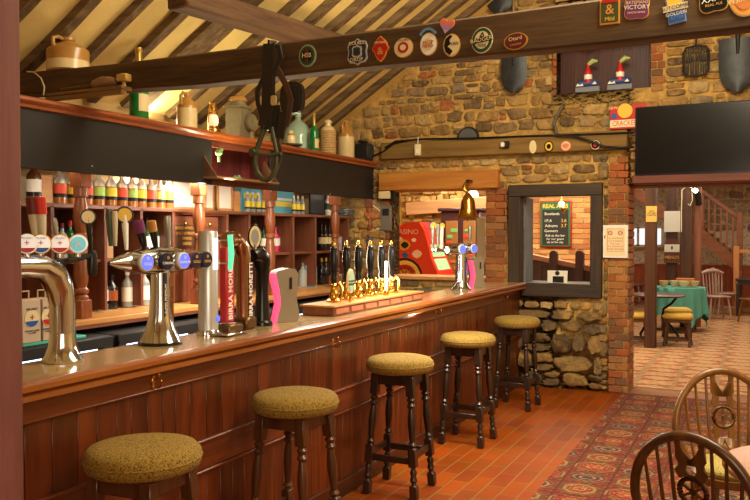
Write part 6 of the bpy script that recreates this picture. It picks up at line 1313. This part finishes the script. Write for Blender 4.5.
# dining furniture
def low_stool(x, y, lb, rz=0):
    t = thing('low_stool', lb, 'stool', (x, y, .008), rz, 'low stools in the dining room'); YF = mat('mustard_fabric', srgb(204, 164, 70), .9, var=.15, vs=40)
    b = MB(); b.box((0, 0, .44), (.42, .34, .09), 0, .035); obj('seat', b, YF, t); b = MB(); b.box((0, 0, .38), (.38, .3, .05), 0, .004); obj('apron', b, M_LEGL, t)
    for sx in (-1, 1):
        for sy in (-1, 1): b = MB(); turned_leg(b, (sx*.18, sy*.14, .002), (sx*.15, sy*.11, .37), .024, [(1, 0), (1, .15), (.6, .2), (1.05, .4), (.9, .7), (.6, .78), (1.05, .84), (1, 1)]); obj('leg', b, M_LEGL, t)
    for sy in (-1, 1): b = MB(); b.bar((-.17, sy*.13, .1), (.17, sy*.13, .1), .03, .03); obj('stretcher', b, M_LEGL, t)
    return t
q = at(677, 347, Z=0); low_stool(q.x, q.y+.1, 'mustard yellow low stool standing just beyond the square oak post'); low_stool(q.x-.1, q.y+1.05, 'mustard low stool half hidden by the first one under the small table', .3); q = at(637, 346, Z=0); low_stool(q.x-.05, q.y+.1, 'mustard low stool showing between brick jamb and square oak post', .1)
q = at(655, 295.5, Z=.75); t = thing('pub_table', 'small dark pub table with scrolled black iron base by the square oak post', 'table', (q.x, q.y+.25, .008)); b = MB(); b.lathe([(0, .715), (.4, .715), (.42, .73), (.42, .74), (.41, .746), (0, .746)], (0, 0, 0), 36); obj('tabletop', b, M_LEGL, t)
for k in range(3):
    a = .4+k*2*PI/3; u = lambda r, z: (r*math.cos(a), r*math.sin(a), z); b = MB(); b.tube([u(.3, .012), u(.33, .1), u(.22, .25), u(.08, .38), u(.1, .52), u(.22, .6), u(.3, .7)], .02, 8); b.tube([u(.12, .4), u(.2, .36), u(.23, .43), u(.17, .47), u(.13, .44)], .012, 8); obj('iron_leg', b, M_IRON, t)
# teal clothed table with bowls
tq = at(679, 287, Z=.76); tc_ = Vector((tq.x, tq.y+.05, .008)); TEAL = mat('teal_cloth', srgb(88, 160, 146), .85)
t = thing('dining_table', 'round dining table hidden under the teal cloth', 'table', tc_); b = MB(); b.lathe([(0, .72), (.42, .72), (.42, .745), (0, .745)], (0, 0, 0), 36); obj('tabletop', b, M_LEGL, t)
for k in range(4):
    a = PI/4+k*PI/2; b = MB(); b.tube([(.3*math.cos(a), .3*math.sin(a), .72), (.34*math.cos(a), .34*math.sin(a), .002)], .03, 8); obj('leg', b, M_LEGL, t)
b = MB(); P = []; n = 96
for f in (0, .5, 1): P.append([(.43*f*math.cos(a), .43*f*math.sin(a), .75) for a in [2*PI*k/n for k in range(n+1)]])
for j in range(1, 7):
    u = j/6; row_ = []
    for k in range(n+1):
        a = 2*PI*k/n+.35; drop = .42+.26*(max(abs(math.cos(a)), abs(math.sin(a)))**-1-1)/.414*1.0; rr = .435+.03*u+.035*u*math.sin(a*16)+.02*u*math.sin(a*9+1); row_.append((rr*math.cos(a-.35), rr*math.sin(a-.35), .75-drop*u*1.05))
    P.append(row_)
b.grid(P); tag(obj('tablecloth', b, TEAL, None, tc_+Vector((0, 0, .0)), ang=80), 'teal green cloth hanging in folds over the dining table', 'tablecloth')
for i, (px, m_, r) in enumerate(((662, 'd8b078', .085), (672, 'e2c79a', .08), (683, 'e6cfa6', .09), (693.5, 'dcb684', .085))):
    q = at(px, 288, Z=.76); x = min(max(q.x, tc_.x-.27), tc_.x+.27); b = MB(); b.lathe([(r*.45, 0), (r*.5, .01), (r*.85, .06), (r, .11), (r*.95, .11), (r*.8, .065), (0, .02)], (0, 0, 0), 20); c_ = [int(m_[j:j+2], 16) for j in (0, 2, 4)]
    tag(obj('wooden_bowl', b, mat('bowl_wood', srgb(*c_), .5), None, (x, tc_.y-.14+(.1 if i % 2 else 0), .76)), 'pale wooden bowl on the teal cloth, %s counting from the square oak post' % ORD[i+1], 'bowl', 'wooden bowls on the teal cloth')
b = MB(); q = at(686, 281, Z=.8); b.box((0, 0, .07), (.3, .2, .14), 0, .006); tag(obj('cutlery_box', b, mat('orange_box', srgb(196, 112, 44), .5), None, (tc_.x+.08, tc_.y+.25, .76)), 'orange wooden cutlery box behind the bowls on the teal cloth', 'box')
def slat_chair(x, y, rz, lb, m, H=.95):
    t = thing('slat_back_chair', lb, 'chair', (x, y, .008), rz, 'slat back chairs in the dining room')
    b = MB(); b.box((0, 0, .445), (.42, .4, .035), 0, .012); obj('seat', b, m, t)
    for sx in (-1, 1):
        for sy in (-1, 1): b = MB(); turned_leg(b, (sx*.21, sy*.2, .002), (sx*.16, sy*.15, .43), .022, [(.7, 0), (.9, .2), (.7, .3), (1.1, .5), (.7, .75), (.9, 1)]); obj('leg', b, m, t)
    for k in range(-3, 4): b = MB(); b.tube([(k*.055, -.18, .45), (k*.06, -.22, .68), (k*.062, -.25, H-.05)], [.013, .016, .012], 6); obj('back_slat', b, m, t)
    b = MB(); b.tube([(-.22, -.25, H-.06), (-.1, -.26, H-.02), (0, -.265, H-.01), (.1, -.26, H-.02), (.22, -.25, H-.06)], [.02, .04, .042, .04, .02], 8); obj('top_rail', b, m, t)
    for s in (-1, 1): b = MB(); b.bar((s*.19, -.17, .17), (s*.19, .17, .17), .02, .02); obj('stretcher', b, m, t)
    return t
LIT = wood('lit_pale_chair', srgb(150, 112, 96), srgb(206, 176, 160), 2, .35, coat=.4)  # paleness puts the light falling on these chairs into the wood colour
q = at(726, 315, Z=0); slat_chair(q.x, q.y, -PI/2+.25, 'pale slat back chair facing the dark table beyond the teal cloth', LIT)
q = at(638, 303, Z=0); slat_chair(q.x-.1, q.y, PI-.2, 'pale slat back chair in the gap between brick jamb and oak post', LIT)
q = at(700, 297, Z=.3); slat_chair(tc_.x+.5, tc_.y+2.3, PI+.4, 'pale slat back chair behind the teal clothed table', LIT)
q = at(752, 322, Z=0); slat_chair(q.x+.05, q.y-.2, .8, 'brown slat back chair cut by the photo edge in the dining room', M_CH, .9)
q = at(735, 279, Z=.76); t = thing('dark_table', 'dark wooden dining table before the staircase foot', 'table', (q.x+.46, q.y+.3, .008)); b = MB(); b.box((0, 0, .74), (.9, .8, .04), 0, .006); b.box((0, 0, .68), (.8, .7, .08)); obj('tabletop', b, M_LEGD, t)
for sx in (-1, 1):
    for sy in (-1, 1): b = MB(); b.box((sx*.4, sy*.35, .33), (.07, .07, .656), 0, .006); obj('leg', b, M_LEGD, t)
# ------------------------------------------------------------------ light
wd = bpy.data.worlds.new('world'); SC.world = wd; wd.use_nodes = True
wd.node_tree.nodes['Background'].inputs['Color'].default_value = (1, .86, .66, 1); wd.node_tree.nodes['Background'].inputs['Strength'].default_value = .12
def area(name, loc, to, sx, sy, power, col=(1, .84, .56)):
    l = bpy.data.lights.new(name, 'AREA'); l.shape = 'RECTANGLE'; l.size = sx; l.size_y = sy; l.energy = power; l.color = col
    o = bpy.data.objects.new(name, l); COL.objects.link(o); o.location = loc
    d = Vector(to)-Vector(loc); o.rotation_euler = d.to_track_quat('-Z', 'Y').to_euler(); return o
def point(name, loc, power, col=(1, .76, .45), r=.05):
    l = bpy.data.lights.new(name, 'POINT'); l.energy = power; l.color = col; l.shadow_soft_size = r
    o = bpy.data.objects.new(name, l); COL.objects.link(o); o.location = loc; return o
area('front_fill_light', (1.0, -1.3, 2.3), (-2.5, 6, 1.6), 3.0, 2.0, 110, (1, .88, .64))  # added fill from behind the camera, not an actual window
area('overhead_key_light', (-.2, 4.6, 4.3), (-1.6, 5.8, 0), 1.6, 3.4, 290, (1, .86, .6))  # added broad overhead key below the ridge, no hanging fitting there
area('gantry_strip_light', (GX-.14, 5.4, GB+.028), (GX-.4, 5.4, 0), .1, 6.0, 150, (1, .95, .85))
area('gantry_uplight', (GX-.6, 5.6, 2.6), (GX+.3, 5.6, 4), .12, 6, 100, (1, .88, .56))
area('dining_light', (-1.0, 14.5, 2.93), (-1, 14.5, 0), 3, 7, 180, (1, .9, .7))
area('games_light', (-3.2, 10.6, 2.92), (-3.2, 10.6, 0), 2.5, 1.5, 150)
vs = SC.view_settings; vs.view_transform = 'Standard'; vs.look = 'None'; vs.exposure = 0; vs.gamma = 1; vs.use_curve_mapping = False
